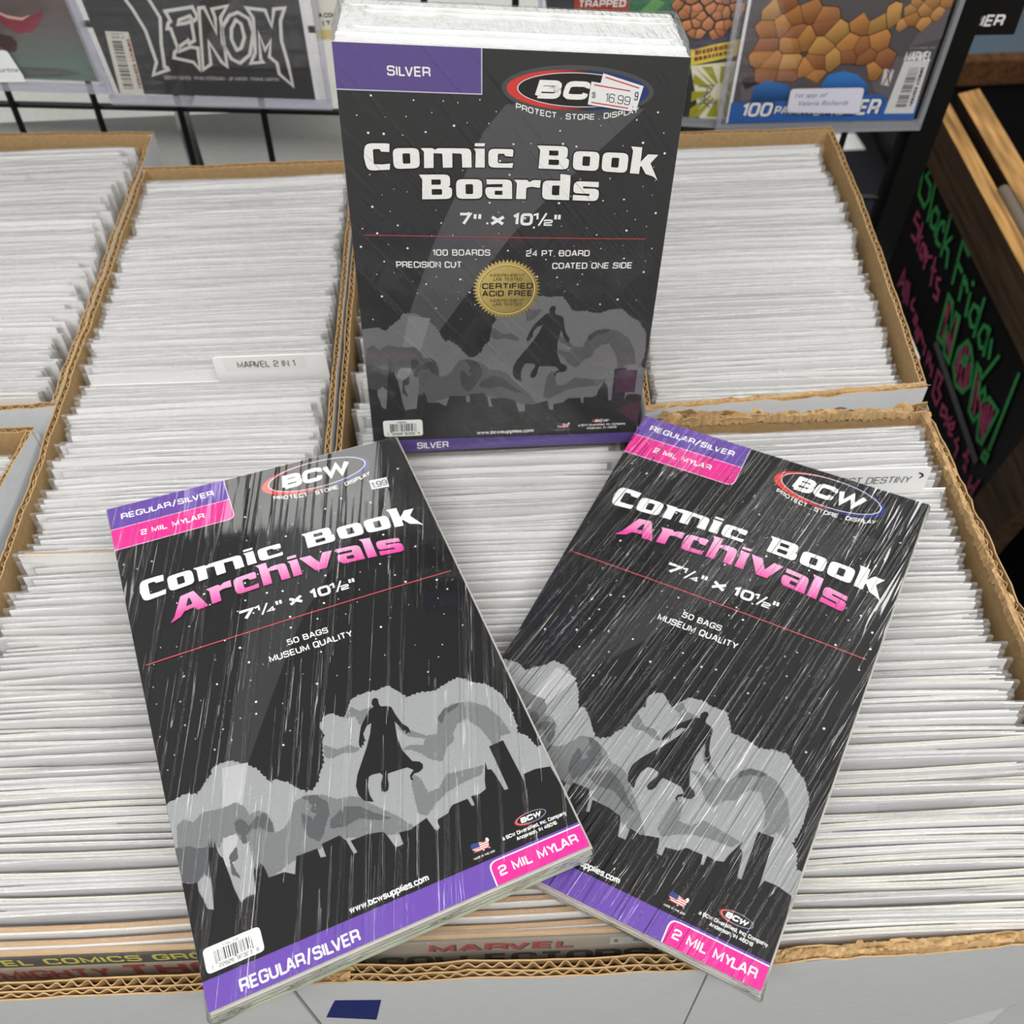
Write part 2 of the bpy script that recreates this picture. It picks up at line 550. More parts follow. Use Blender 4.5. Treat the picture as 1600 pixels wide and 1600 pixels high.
def roundline(pts, n=3):
    closed = len(pts) > 3 and pts[0][:2] == pts[-1][:2]
    o = []
    for i, p in enumerate(pts):
        rad = p[2] if len(p) > 2 else 0
        if not rad or i in (0, len(pts) - 1):
            o.append(p[:2]); continue
        P, A, B = Vector(p[:2]), Vector(pts[i - 1][:2]), Vector(pts[i + 1][:2])
        da, db = A - P, B - P
        ra, rb = min(rad, da.length * .5), min(rad, db.length * .5)
        a, b = P + da.normalized() * ra, P + db.normalized() * rb
        for j in range(n + 1):
            t = j / n
            q = a * (1 - t) ** 2 + P * (2 * t * (1 - t)) + b * t * t
            o.append((q.x, q.y))
    return o


def text(mb, S, s, u0, u1, base, cap, col, h, bold=0.0, shear=0.0, up=-1, warp=None, tight=False):
    """print lettering between u0 and u1 on the base line, capitals cap mm high (v runs down when up = -1)"""
    wt = .145 + bold * 3.2 if bold < .03 else .17 + bold * 1.5
    gap = .20 + wt * .5 - (.14 if tight else 0)
    adv = [.42 if ch == ' ' else SF[ch][0] + wt * .6 for ch in s]
    tot = sum(adv) + gap * (len(s) - 1) - .26 * sum(s[i:i + 2] in ('LV', 'LA', 'LY', 'AV', 'AY', 'AT', 'TA', 'LT', 'YL', 'RV') for i in range(len(s)))
    k = (u1 - u0) / (tot + shear * .6)
    x = 0
    for idx, (ch, ad) in enumerate(zip(s, adv)):
        if ch != ' ':
            w_ = SF[ch][0]
            for st in SF[ch][1]:
                q = []
                for px, py in roundline(st):
                    yy = (wt / 2 + (1 - wt) * py) if -.001 < py < 1.001 else py
                    xx = (x + wt * .3 + px * w_ + shear * yy)
                    u, v = u0 + xx * k, base + up * yy * cap
                    if warp: u, v = warp(u, v)
                    q.append((u, v))
                stroke(mb, S, q, wt * (cap * .6 + abs(k) * .4 if not warp or abs(k) > .5 else cap), col, h, .0 if len(st) > 2 else .0)
        nx = s[idx + 1:idx + 2]
        x += ad + gap - (.26 if (ch + nx) in ('LV', 'LA', 'LY', 'AV', 'AY', 'AT', 'TA', 'LT', 'YL', 'RV') else 0)


def frac(mb, S, num, den, u0, u1, base, cap, h):
    w_ = u1 - u0
    text(mb, S, num, u0, u0 + w_ * .20, base - cap * .45, cap * .55, WHITE, h, .035)
    stroke(mb, S, [(u0 + w_ * .22, base), (u0 + w_ * .50, base - cap)], cap * .14, WHITE, h, 0)
    text(mb, S, den, u0 + w_ * .42, u0 + w_ * .74, base, cap * .50, WHITE, h, .035)
    text(mb, S, '"', u0 + w_ * .82, u0 + w_, base, cap, WHITE, h, .035)


# flared wide display letters of the pack titles: name -> (advance, outer, holes), capital height 1, v up
XH = 0.83


def G(w_, outer, *holes):
    return (w_, rounded(outer, 3), [rounded(h, 3) for h in holes])


GLYPH = {
    'C': G(1.0, [(1.0, 1.0), (.97, .68), (.66, .70), (.62, .80, .03), (.36, .80, .06), (.35, .22, .06), (.70, .20), (.97, .22), (.94, -.02), (.08, -.02, .22), (0, .5), (.06, 1.02, .25), (.85, 1.02, .1)]),
    'o': G(1.02, [(0, 0, .22), (1.0, 0, .22), (1.0, XH, .22), (0, XH, .22)], [(.36, .2, .06), (.36, .62, .06), (.65, .62, .06), (.65, .2, .06)]),
    'm': G(1.9, [(-.06, XH), (.40, XH), (.46, .76), (.6, XH, .05), (1.85, XH, .2), (1.86, 0), (1.5, 0), (1.49, .6, .06), (1.13, .62), (1.12, 0), (.76, 0), (.75, .6, .03), (.42, .62), (.40, 0), (.04, 0), (.06, .68)]),
    'i': G(.40, [(-.05, XH), (.36, XH), (.36, 0), (.0, 0), (.02, .68)]),
    'c': G(.98, [(.96, XH, .1), (.93, .50), (.64, .52), (.60, .62), (.36, .62, .06), (.36, .2, .06), (.70, .19), (.95, .22), (.92, 0), (0, 0, .22), (0, XH, .22)]),
    'B': G(1.22, [(-.08, 1.02), (1.10, 1.02, .2), (1.09, .56, .12), (1.02, .51), (1.16, .46, .12), (1.16, 0, .22), (0, 0), (.04, .82)], [(.38, .60), (.38, .82), (.74, .82, .05), (.74, .60, .05)], [(.38, .18), (.38, .42), (.78, .42, .06), (.78, .18, .06)]),
    'k': G(1.06, [(-.06, 1.12), (.37, 1.10), (.37, .50), (.62, XH), (1.02, XH), (.76, .47), (1.12, -.20), (.93, -.06), (.62, .02), (.42, .34), (.37, .30), (.36, 0), (0, 0), (.03, .95)]),
    'A': G(1.42, [(.44, 1.02), (.98, 1.02), (1.40, 0), (.96, 0), (.88, .2), (.46, .2), (.28, 0), (-.16, -.12), (.04, .12)], [(.56, .40), (.70, .76), (.78, .76), (.82, .40)]),
    'r': G(.94, [(-.06, XH), (.44, XH), (.52, .74), (.68, XH), (.96, XH), (.94, .50), (.62, .54), (.42, .5, .06), (.41, 0), (.03, 0), (.05, .68)]),
    'h': G(1.16, [(-.07, 1.10), (.38, 1.10), (.38, .76), (.55, XH), (1.12, XH, .2), (1.13, 0), (.77, 0), (.75, .6, .06), (.40, .62), (.38, 0), (.02, 0), (.04, .95)]),
    'v': G(1.30, [(-.06, XH), (.40, XH), (.66, .36), (.90, XH), (1.30, XH), (.86, 0), (.42, 0)]),
    'a': G(1.06, [(.04, XH), (1.02, XH, .2), (1.04, 0), (.1, 0, .16), (0, .25), (.0, .5, .14), (.66, .50), (.66, .64), (.06, .62)], [(.36, .17, .04), (.36, .35, .04), (.66, .35), (.66, .17)]),
    'l': G(.42, [(-.08, 1.10), (.37, 1.10), (.38, 0), (0, 0), (.02, .95)]),
    's': G(1.02, [(.96, XH), (.97, .60), (.37, .62), (.37, .53), (1.0, .53, .18), (1.0, 0, .22), (.0, 0), (.0, .24), (.64, .21), (.64, .31), (0, .31, .16), (0, XH, .22)]),
    'd': G(1.10, [(.66, 1.12), (1.06, 1.08), (1.06, 0), (0, 0, .22), (0, XH, .22), (.67, XH)], [(.37, .2, .06), (.37, .62, .06), (.66, .62), (.66, .2)]),
}
IDOT = [(-.03, .93), (.34, .93), (.38, 1.06), (.0, 1.06)]


def title(mb, S, s, u0, u1, vtop, vbase, col, h, out=None):
    """vtop / vbase are functions of t (0..1) giving the bow-tie warp of the line"""
    gap = 0.10
    tot = sum(.85 if ch == ' ' else GLYPH[ch][0] + gap for ch in s) - gap
    x = 0
    for ch in s:
        if ch == ' ':
            x += .85; continue
        wd, outer, holes = GLYPH[ch]

        def mp(p):
            t = (x + p[0]) / tot
            b, tp = vbase(t), vtop(t)
            return (u0 + t * (u1 - u0), b + (tp - b) * p[1])
        if out:
            cxx = sum(p[0] for p in outer) / len(outer)
            cyy = sum(p[1] for p in outer) / len(outer)
            big = []
            for i, p in enumerate(outer):
                a, b = Vector(outer[i - 1]), Vector(outer[(i + 1) % len(outer)])
                d = b - a
                nn = Vector((d.y, -d.x)).normalized() if d.length else Vector((0, 0))
                ar = sum(outer[j - 1][0] * outer[j][1] - outer[j][0] * outer[j - 1][1] for j in range(len(outer)))
                if ar < 0: nn = -nn
                big.append((p[0] + nn.x * .045, p[1] + nn.y * .055))
            poly(mb, S, [[mp(p) for p in big]], out, h - .05, 20)
        poly(mb, S, [[mp(p) for p in outer]] + [[mp(p) for p in hh] for hh in holes], col, h, 30)
        if ch == 'i':
            poly(mb, S, [[mp(p) for p in IDOT]], col, h, 30)
        x += wd + gap


# ------------------------------------------------------------------ outlines of the printed art (mm on the card) and of the chalk strokes (m on the board)
CLOUD_TOP = [(0.2, 205.4), (4.3, 204.6), (9.8, 203.8), (15.7, 206.3), (19.2, 202.6), (24.4, 198.3), (26.3, 194.5), (30.8, 194.4), (34.7, 194.7), (39.0, 197.9), (42.9, 200.8), (46.4, 205.0), (49.4, 211.5), (51.4, 215.0), (53.5, 213.2), (59.6, 218.4), (61.7, 221.3), (66.0, 226.3), (69.4, 226.5), (73.8, 223.1), (75.6, 218.6), (79.2, 214.1), (80.2, 208.4), (81.4, 201.9), (83.4, 199.3), (82.1, 193.1), (86.4, 188.4), (89.5, 188.3), (93.3, 192.0), (95.8, 193.8), (99.4, 188.0), (102.4, 184.0), (109.5, 183.2), (115.5, 184.2), (122.1, 183.6), (126.6, 189.5), (128.8, 194.2), (136.5, 194.3), (144.8, 196.2), (152.2, 193.9), (159.0, 193.1), (164.1, 198.4), (170.9, 202.9), (176.1, 211.5), (177.0, 223.1), (176.6, 230.8), (175.0, 236.3), (178.6, 239.4), (181.2, 248.1), (186.4, 247.2), (186.5, 253.3), (188.4, 261.5)]
SKYLINE = [(-2.3, 246.7), (3.0, 248.4), (6.8, 249.5), (6.5, 253.8), (7.8, 257.7), (8.7, 263.1), (11.4, 264.9), (13.0, 252.1), (13.7, 242.1), (16.3, 228.9), (15.7, 235.2), (16.1, 235.5), (17.3, 230.6), (16.8, 235.7), (17.4, 236.0), (18.5, 232.9), (18.6, 237.1), (19.4, 241.0), (20.6, 242.7), (20.9, 246.3), (21.7, 252.5), (22.3, 259.0), (23.8, 266.4), (27.2, 265.1), (31.3, 265.2), (32.6, 254.9), (33.8, 251.9), (33.6, 253.9), (34.8, 254.5), (35.9, 251.4), (35.5, 254.8), (36.7, 252.0), (37.9, 254.9), (38.7, 260.4), (46.1, 260.7), (50.6, 263.8), (53.3, 255.6), (63.6, 255.9), (63.9, 260.8), (66.5, 261.3), (66.2, 254.6), (75.3, 253.9), (77.6, 257.6), (79.1, 265.5), (80.9, 265.1), (79.5, 258.5), (88.5, 258.7), (95.4, 260.4), (96.7, 263.4), (98.5, 270.3), (102.5, 270.2), (102.3, 263.9), (108.4, 264.7), (109.8, 264.0), (117.0, 262.1), (118.9, 269.8), (121.4, 269.6), (121.2, 265.1), (127.6, 264.0), (129.1, 262.1), (130.9, 260.8), (138.8, 260.7), (139.6, 265.2), (141.0, 265.1), (140.9, 260.2), (145.3, 260.7), (149.1, 259.4), (150.0, 255.5), (154.0, 245.6), (153.6, 249.8), (155.4, 250.6), (156.1, 253.8), (157.4, 263.7), (159.4, 263.8), (159.0, 238.1), (166.8, 237.5), (168.0, 261.0), (167.8, 264.5), (169.4, 259.4), (175.6, 259.1), (183.2, 260.8), (184.0, 271.3), (184.2, 279.9), (185.5, 291.6)]
CLOUD_MID = [[(2.9, 218.3), (6.9, 216.4), (10.5, 219.7), (15.9, 216.5), (21.6, 217.6), (25.8, 218.2), (32.4, 217.8), (35.9, 221.8), (37.0, 226.7), (41.5, 226.1), (45.2, 229.0), (46.8, 235.9), (46.7, 240.7), (51.2, 240.2), (54.9, 236.8), (59.7, 228.8), (65.7, 227.5), (73.9, 231.0), (79.4, 235.9), (86.0, 236.8), (90.0, 239.1), (94.1, 244.7), (100.2, 251.1), (105.2, 257.0), (109.8, 264.0), (102.1, 264.5), (88.2, 259.7), (74.9, 255.3), (63.5, 256.4), (53.0, 256.7), (38.6, 260.9), (33.8, 254.3), (33.9, 240.1), (31.8, 239.8), (29.0, 233.2), (22.7, 232.9), (19.6, 237.5), (11.1, 232.7), (7.3, 236.4), (0.7, 233.0)], [(96.4, 194.0), (100.0, 188.2), (104.1, 192.8), (110.4, 192.5), (105.8, 199.3), (101.8, 200.5), (101.1, 194.5)], [(119.3, 209.2), (126.7, 215.2), (131.3, 219.9), (137.2, 220.9), (140.9, 212.4), (145.6, 208.5), (152.1, 208.2), (160.7, 213.2), (164.2, 217.6), (162.2, 222.7), (156.2, 218.0), (149.9, 217.6), (144.3, 223.9), (143.5, 227.8), (138.9, 230.1), (134.1, 236.4), (129.1, 233.0), (125.9, 228.2), (122.2, 224.5), (117.9, 222.7), (122.0, 221.6), (128.5, 224.4), (130.9, 221.1), (122.6, 216.3)], [(116.1, 242.3), (118.8, 238.1), (121.1, 241.8), (121.9, 250.0), (127.9, 249.9), (133.6, 244.3), (138.3, 245.0), (152.6, 246.9), (149.7, 251.1), (138.3, 251.7), (130.3, 253.5), (124.4, 256.3), (117.4, 261.0), (114.2, 258.3)], [(141.1, 211.4), (149.6, 207.1), (158.6, 209.2), (166.0, 215.4), (170.5, 225.2), (172.0, 235.1), (166.7, 234.4), (163.4, 239.1), (163.7, 245.2), (160.7, 242.5), (160.9, 235.1), (158.8, 226.5), (153.7, 218.2), (146.2, 219.8), (142.1, 227.2), (138.3, 230.2), (136.6, 221.9)], [(81.3, 204.7), (86.9, 209.8), (93.0, 209.5), (97.8, 213.6), (95.1, 214.6), (88.5, 212.5), (82.4, 213.3), (80.1, 211.0)]]
CLOUD_DARK = [[(29.8, 227.4), (32.6, 226.7), (34.7, 229.5), (35.7, 232.3), (39.7, 229.1), (44.2, 228.5), (46.6, 234.5), (46.1, 239.9), (43.0, 237.9), (40.6, 234.5), (36.3, 234.4), (33.2, 236.2), (32.9, 239.7), (30.9, 239.4), (31.2, 235.3), (29.3, 232.1)], [(63.4, 227.8), (69.8, 229.2), (74.5, 235.1), (73.9, 241.2), (70.0, 247.0), (68.5, 250.1), (65.5, 253.0), (61.3, 248.2), (60.3, 241.6), (61.3, 235.8), (64.0, 238.2), (65.4, 241.3), (68.3, 238.8), (65.6, 236.4), (67.4, 234.0), (65.8, 231.4)], [(77.4, 242.7), (81.4, 240.6), (88.6, 243.6), (94.7, 250.0), (101.1, 255.3), (95.7, 254.2), (86.9, 249.2), (78.5, 250.6), (72.3, 248.6), (73.4, 244.7)], [(-0.1, 229.1), (6.3, 230.6), (10.0, 233.4), (16.0, 234.8), (14.7, 243.7), (12.9, 249.8), (10.5, 246.5), (6.8, 249.5), (0.3, 246.6), (0.2, 238.6)], [(23.7, 242.9), (27.6, 239.8), (27.3, 245.6), (24.0, 246.5), (25.0, 251.6), (26.2, 255.6), (22.8, 251.8)], [(140.0, 212.5), (145.0, 208.3), (153.5, 207.9), (151.2, 210.1), (145.2, 211.6), (140.8, 216.0)]]
CAPED = [(111.0, 190.6), (112.1, 188.5), (113.7, 188.1), (114.9, 189.3), (114.5, 192.7), (115.1, 194.3), (118.3, 195.3), (120.0, 196.7), (120.6, 201.8), (122.2, 208.3), (124.3, 211.3), (124.6, 212.9), (124.4, 215.6), (123.7, 214.2), (122.0, 214.9), (122.8, 212.8), (121.4, 212.3), (120.3, 209.2), (119.0, 205.5), (117.4, 214.1), (117.4, 222.5), (120.2, 230.6), (123.5, 232.3), (124.6, 234.4), (123.9, 236.5), (121.6, 237.7), (119.0, 237.5), (117.3, 238.8), (117.6, 240.9), (116.3, 240.0), (116.7, 237.6), (119.3, 235.6), (116.9, 233.0), (112.2, 232.6), (106.8, 232.4), (106.0, 234.3), (105.4, 238.4), (104.2, 240.9), (102.4, 241.5), (101.0, 240.1), (101.9, 236.3), (104.1, 232.6), (103.3, 230.5), (99.3, 229.9), (97.4, 230.4), (95.4, 234.8), (95.0, 239.9), (95.7, 244.1), (91.5, 241.7), (89.8, 237.7), (90.0, 232.6), (92.5, 227.0), (96.8, 220.7), (101.2, 214.3), (105.1, 207.6), (107.5, 201.8), (104.8, 202.5), (101.8, 206.2), (101.6, 209.0), (101.8, 210.7), (100.6, 210.6), (100.3, 212.6), (99.2, 212.1), (98.9, 213.9), (97.9, 212.4), (98.4, 209.7), (99.9, 206.1), (102.1, 201.4), (105.9, 197.2), (109.2, 193.7), (111.5, 193.0), (111.1, 192.2)]
CHALK_GREEN = [[(-0.0127, 0.006), (0.0126, -0.0262), (0.0414, -0.0271), (0.0427, -0.0133), (0.0303, -0.0003), (0.0069, -0.0005), (0.0122, 0.0127), (0.0045, 0.021), (-0.0088, 0.0219), (-0.0127, 0.006)], [(0.0315, 0.0169), (0.067, -0.0318)], [(0.0835, -0.0099), (0.0694, -0.0082), (0.0675, -0.0195), (0.0782, -0.0296), (0.0907, -0.0284), (0.0912, -0.0181), (0.0823, -0.0049), (0.1007, -0.031)], [(0.1142, -0.0149), (0.1066, -0.0068), (0.0988, -0.0106), (0.1002, -0.0254), (0.1106, -0.0336), (0.1241, -0.0314)], [(0.109, 0.0103), (0.1382, -0.0366)], [(0.1388, -0.0064), (0.1326, -0.0229), (0.1471, -0.0217), (0.1635, -0.0368)], [(0.1936, -0.0387), (0.1644, 0.0071), (0.1935, 0.0064)], [(0.1802, -0.0157), (0.1986, -0.0158)], [(0.2079, -0.0152), (0.2255, -0.0405)], [(0.215, -0.0292), (0.2167, -0.0159), (0.2312, -0.0218)], [(0.23, -0.007), (0.2344, -0.0082)], [(0.238, -0.019), (0.2554, -0.0417)], [(0.2689, -0.0019), (0.2925, -0.0438)], [(0.2682, -0.0172), (0.2574, -0.0219), (0.2607, -0.0355), (0.2759, -0.0404), (0.2855, -0.0349), (0.2776, -0.0208), (0.2682, -0.0172)], [(0.3062, -0.0164), (0.2969, -0.0217), (0.2985, -0.0353), (0.3147, -0.0418), (0.3229, -0.0358), (0.3159, -0.0226), (0.3062, -0.0164)], [(0.311, -0.0151), (0.3292, -0.042)], [(0.3255, -0.0198), (0.3406, -0.0359)], [(0.3537, -0.0205), (0.3513, -0.0626)], [(0.4007, -0.0051), (0.438, -0.0972)], [(0.4337, -0.1054), (0.4357, -0.1133), (0.4454, -0.1106), (0.4424, -0.1022), (0.4337, -0.1054)], [(0.2002, -0.0537), (0.2181, -0.0523), (0.2456, -0.0768), (0.2346, -0.0552), (0.2472, -0.0519), (0.2645, -0.0786), (0.2798, -0.1014), (0.2593, -0.1028), (0.2315, -0.0766), (0.2461, -0.0987), (0.2285, -0.1018), (0.2002, -0.0537)], [(0.2869, -0.0566), (0.2806, -0.0765), (0.2904, -0.0962), (0.3169, -0.1063), (0.3368, -0.0995), (0.3404, -0.083), (0.3228, -0.0651), (0.3, -0.0554), (0.2869, -0.0566)], [(0.2985, -0.0709), (0.301, -0.0796), (0.3096, -0.0778), (0.308, -0.0698), (0.2985, -0.0709)], [(0.3291, -0.0576), (0.3416, -0.0564), (0.3661, -0.0763), (0.3665, -0.0632), (0.3756, -0.0667), (0.378, -0.077), (0.3828, -0.0625), (0.4099, -0.0582), (0.4213, -0.1042), (0.4101, -0.1083), (0.3856, -0.0885), (0.3853, -0.1019), (0.3667, -0.1017), (0.3486, -0.0812), (0.3291, -0.0576)]]
CHALK_PINK = [[(0.0431, -0.043), (0.0313, -0.0433), (0.0334, -0.0541), (0.0525, -0.0525), (0.066, -0.0569), (0.0639, -0.0688), (0.0478, -0.0705)], [(0.0577, -0.0426), (0.0803, -0.0731)], [(0.0604, -0.0611), (0.0758, -0.0537)], [(0.0917, -0.056), (0.0834, -0.0583), (0.0887, -0.0708), (0.1003, -0.0723), (0.0979, -0.0616), (0.0917, -0.056)], [(0.0959, -0.0549), (0.1175, -0.0755)], [(0.1045, -0.0565), (0.1138, -0.0659)], [(0.1091, -0.0612), (0.1195, -0.0532)], [(0.1286, -0.0481), (0.1522, -0.0768)], [(0.1327, -0.0613), (0.1459, -0.057)], [(0.1658, -0.0553), (0.157, -0.0604), (0.166, -0.0676), (0.1766, -0.0672), (0.1831, -0.0764), (0.17, -0.0789)], [(0.0808, -0.1355), (0.0759, -0.1108), (0.1044, -0.1339)], [(0.0805, -0.1313), (0.0888, -0.1245)], [(0.0954, -0.1148), (0.1164, -0.1372)], [(0.1039, -0.1122), (0.1261, -0.1334)], [(0.1349, -0.1149), (0.1336, -0.1226), (0.1396, -0.1274), (0.1496, -0.1255)], [(0.1579, -0.1249), (0.1601, -0.133), (0.1703, -0.1324), (0.1665, -0.1257), (0.1579, -0.1249)], [(0.1938, -0.1434), (0.1781, -0.1372), (0.1785, -0.1302), (0.193, -0.1373), (0.1885, -0.128), (0.2093, -0.1325)], [(0.2151, -0.1306), (0.2225, -0.1406)], [(0.2297, -0.1288), (0.2386, -0.1423), (0.2385, -0.1289), (0.2498, -0.1384)], [(0.2527, -0.1323), (0.2622, -0.1434)], [(0.269, -0.1267), (0.2869, -0.1533), (0.306, -0.1546), (0.3033, -0.1401), (0.2901, -0.1397), (0.2855, -0.124), (0.269, -0.1267)], [(0.3169, -0.1434), (0.3242, -0.153), (0.3359, -0.1476), (0.3307, -0.1394), (0.3169, -0.1434)], [(0.3368, -0.1432), (0.3507, -0.1492)], [(0.3463, -0.1367), (0.3427, -0.1543)], [(0.3577, -0.1486), (0.3614, -0.1411), (0.3567, -0.1358), (0.3515, -0.1448), (0.3603, -0.1527), (0.3681, -0.1477)], [(0.3819, -0.1394), (0.3784, -0.1468), (0.3906, -0.1472), (0.3951, -0.1596)], [(0.412, -0.13), (0.408, -0.1414), (0.4192, -0.1391), (0.4205, -0.1516)], [(0.4074, -0.1317), (0.4271, -0.151)], [(0.4419, -0.1441), (0.4485, -0.1574), (0.4589, -0.1412)], [(0.4568, -0.1332), (0.46, -0.1577)], [(0.2027, -0.0577), (0.245, -0.0965)], [(0.2141, -0.0573), (0.2363, -0.0947)], [(0.2411, -0.084), (0.2752, -0.0976)], [(0.246, -0.0795), (0.2726, -0.0935)], [(0.242, -0.0549), (0.2685, -0.091)], [(0.2494, -0.0561), (0.2629, -0.0801)], [(0.2858, -0.0749), (0.2985, -0.0948)], [(0.2863, -0.068), (0.3088, -0.1012)], [(0.2904, -0.0611), (0.3214, -0.1018)], [(0.3082, -0.0888), (0.3299, -0.0999)], [(0.299, -0.0594), (0.3328, -0.097)], [(0.3165, -0.068), (0.3352, -0.0914)], [(0.3359, -0.0619), (0.3655, -0.0964)], [(0.3491, -0.0679), (0.3775, -0.097)], [(0.3661, -0.0763), (0.4165, -0.1012)], [(0.3818, -0.0795), (0.4114, -0.0936)], [(0.3852, -0.0727), (0.4172, -0.0972)], [(0.3886, -0.0661), (0.4114, -0.087)], [(0.3995, -0.0643), (0.4114, -0.0805)]]
CHALK_GRAY = [[(0.2337, -0.1101), (0.4307, -0.1258)]]
JAGGED_LETTERS = [[(-321.8, 106.0), (-318.5, 101.2), (-312.9, 81.9), (-312.0, 52.7), (-318.8, 40.4), (-303.0, 45.3), (-303.4, 47.4), (-305.9, 47.9), (-302.4, 69.8), (-296.3, 93.2), (-302.6, 105.7)], [(-290.2, 98.8), (-265.0, 102.1), (-262.8, 92.6), (-267.5, 89.8), (-269.2, 94.2), (-279.8, 91.0), (-281.9, 87.1), (-274.8, 88.0), (-269.4, 89.8), (-271.3, 72.2), (-277.1, 69.3), (-277.2, 72.3), (-287.2, 66.5), (-288.0, 62.5), (-276.9, 66.3), (-270.2, 65.2), (-273.8, 44.8), (-277.8, 52.1), (-294.7, 56.5), (-292.6, 61.6), (-288.4, 64.5), (-289.8, 83.4), (-292.8, 83.4), (-290.4, 88.3), (-287.9, 90.1)], [(-259.5, 101.1), (-254.6, 101.5), (-249.8, 78.7), (-247.3, 92.3), (-248.2, 99.9), (-234.1, 102.5), (-242.5, 92.2), (-247.8, 47.5), (-251.8, 51.7), (-258.8, 71.0), (-262.3, 49.8), (-270.7, 44.8)], [(-234.3, 93.9), (-225.9, 96.6), (-217.6, 90.8), (-216.6, 78.1), (-224.1, 58.3), (-235.0, 50.3), (-242.0, 54.6), (-246.4, 68.8), (-244.0, 82.5)], [(-229.4, 90.0), (-225.5, 86.1), (-225.3, 74.4), (-230.6, 64.5), (-235.1, 62.6), (-237.6, 72.6), (-235.2, 82.4)], [(-217.3, 100.3), (-201.4, 98.1), (-198.7, 83.7), (-193.5, 98.9), (-183.8, 99.6), (-189.9, 88.3), (-192.6, 70.8), (-191.0, 49.6), (-190.7, 27.6), (-201.1, 39.4), (-201.0, 49.7), (-206.7, 56.0), (-202.4, 71.0), (-209.3, 62.1), (-211.7, 78.0), (-215.1, 54.1), (-213.8, 51.0), (-225.0, 50.2), (-218.7, 60.2), (-215.6, 78.1), (-213.5, 91.6)]]
ROCK_A = [(231.8, 42.7), (227.6, 62.8), (230.9, 75.7), (237.3, 88.3), (243.8, 98.5), (293.6, 97.6), (295.0, 91.3), (291.4, 78.8), (303.3, 72.2), (314.0, 80.5), (334.5, 82.3), (350.7, 84.1), (358.9, 69.1), (360.8, 53.8), (355.1, 42.8), (342.8, 31.7), (319.3, 38.9), (305.8, 41.4), (295.1, 30.2), (282.8, 25.8), (261.6, 21.5), (242.7, 28.8)]
ROCK_B = [(357.2, 71.2), (361.9, 96.3), (394.9, 95.6), (390.4, 83.3), (377.6, 69.8), (370.7, 72.1), (372.2, 81.6), (362.2, 72.2)]
BLUE_KNEES = [[(236.5, 5.3), (237.6, 19.6), (247.7, 25.2), (266.0, 21.4), (271.1, 17.8), (270.3, -2.5), (236.1, 0.5)], [(299.2, 20.9), (303.9, 30.0), (316.3, 33.3), (330.2, 29.6), (341.2, 20.1), (344.1, 8.3), (301.7, 9.0)]]
# ------------------------------------------------------------------ floor and far background
mb = MB(); mb.box((-3, -1.5, -1.09), (3.2, 4.2, -1.06), lin('#2c2d30'))
tag(mb.build('floor', CARPET), kind='structure')
for nm, a_, b_ in (('wall_back', (-3, 4.2, -1.06), (3.2, 4.3, 1.9)), ('wall_front', (-3, -1.6, -1.06), (3.2, -1.5, 1.9)), ('wall_left', (-3.1, -1.6, -1.06), (-3, 4.3, 1.9)), ('wall_right', (3.2, -1.6, -1.06), (3.3, 4.3, 1.9))):
    mb = MB(); mb.box(a_, b_, lin('#c9c8c3'))
    tag(mb.build(nm, PLAIN), kind='structure')

t = thing('folding_table', 'grey folding table standing under the rows of comic boxes', 'table', (0, .5, -1.06))
mb = MB(); mb.box((-.72, .06, -.312), (.36, .89, -.282), lin('#8b8b88'))
under(t, mb.build('table_top', PLAIN))
for x in (-.66, .30):
    for y in (.11, .83):
        mb = MB(); mb.tube([(x, y, -1.06), (x, y, -.312)], .016, 10, lin('#555555'))
        under(t, mb.build('leg', BLACK_METAL, smooth=True))

t = thing('display_counter', 'low counter with painted shadow below blue grey top and brown edge behind the chalkboard sign', 'counter', (1.6, 2.6, -1.06))
mb = MB(); mb.box((1.02, 2.22, -1.06), (2.3, 3.3, -.74), lin('#121214')); under(t, mb.build('shadowed_body', PLAIN))  # black colour stands in for the shadow below the brown edge
mb = MB(); mb.box((1.0, 2.2, -.70), (2.32, 3.32, -.685), lin('#5a6a78')); under(t, mb.build('counter_top', PLAIN))
mb = MB(); mb.box((.995, 2.185, -.74), (2.325, 2.22, -.683), lin('#5b3c22')); mb.box((.995, 2.22, -.74), (2.325, 3.33, -.70), lin('#5b3c22'))
under(t, mb.build('edge_trim', WOOD))

mb = MB()
for (x0, x1, y0, y1) in ((.90, .985, 2.44, 2.52), (.925, 1.02, 2.58, 2.68)):
    q = [(x0, y0, -1.0585), (x1, y0, -1.0585), (x1 - .01, y1, -1.0585), (x0 - .01, y1, -1.0585)]
    m1 = MB(); m1.face(q, lin('#ffffff')); m1.face([(a, b, c - .001) for a, b, c in q][::-1], lin('#ffffff'))
    o = m1.build('paper_sheet', PLAIN)
    tag(o, 'white paper sheet lying on the dark floor, %s of the two behind the boxes' % ('nearer' if y0 < 2.5 else 'farther'), 'paper', 'white sheets on the floor')

t = thing('carton', 'tall slim white carton standing on the floor between box and chalkboard sign', 'box', (.434, .87, -1.06))
mb = MB(); mb.box((.4175, .815, -1.06), (.450, .922, -.30), lin('#e4e6ea')); under(t, mb.build('body', WHITE_CARD))
mb = MB(); mb.box((.4155, .812, -.325), (.452, .925, -.266), lin('#e9ebef')); under(t, mb.build('lid', WHITE_CARD))

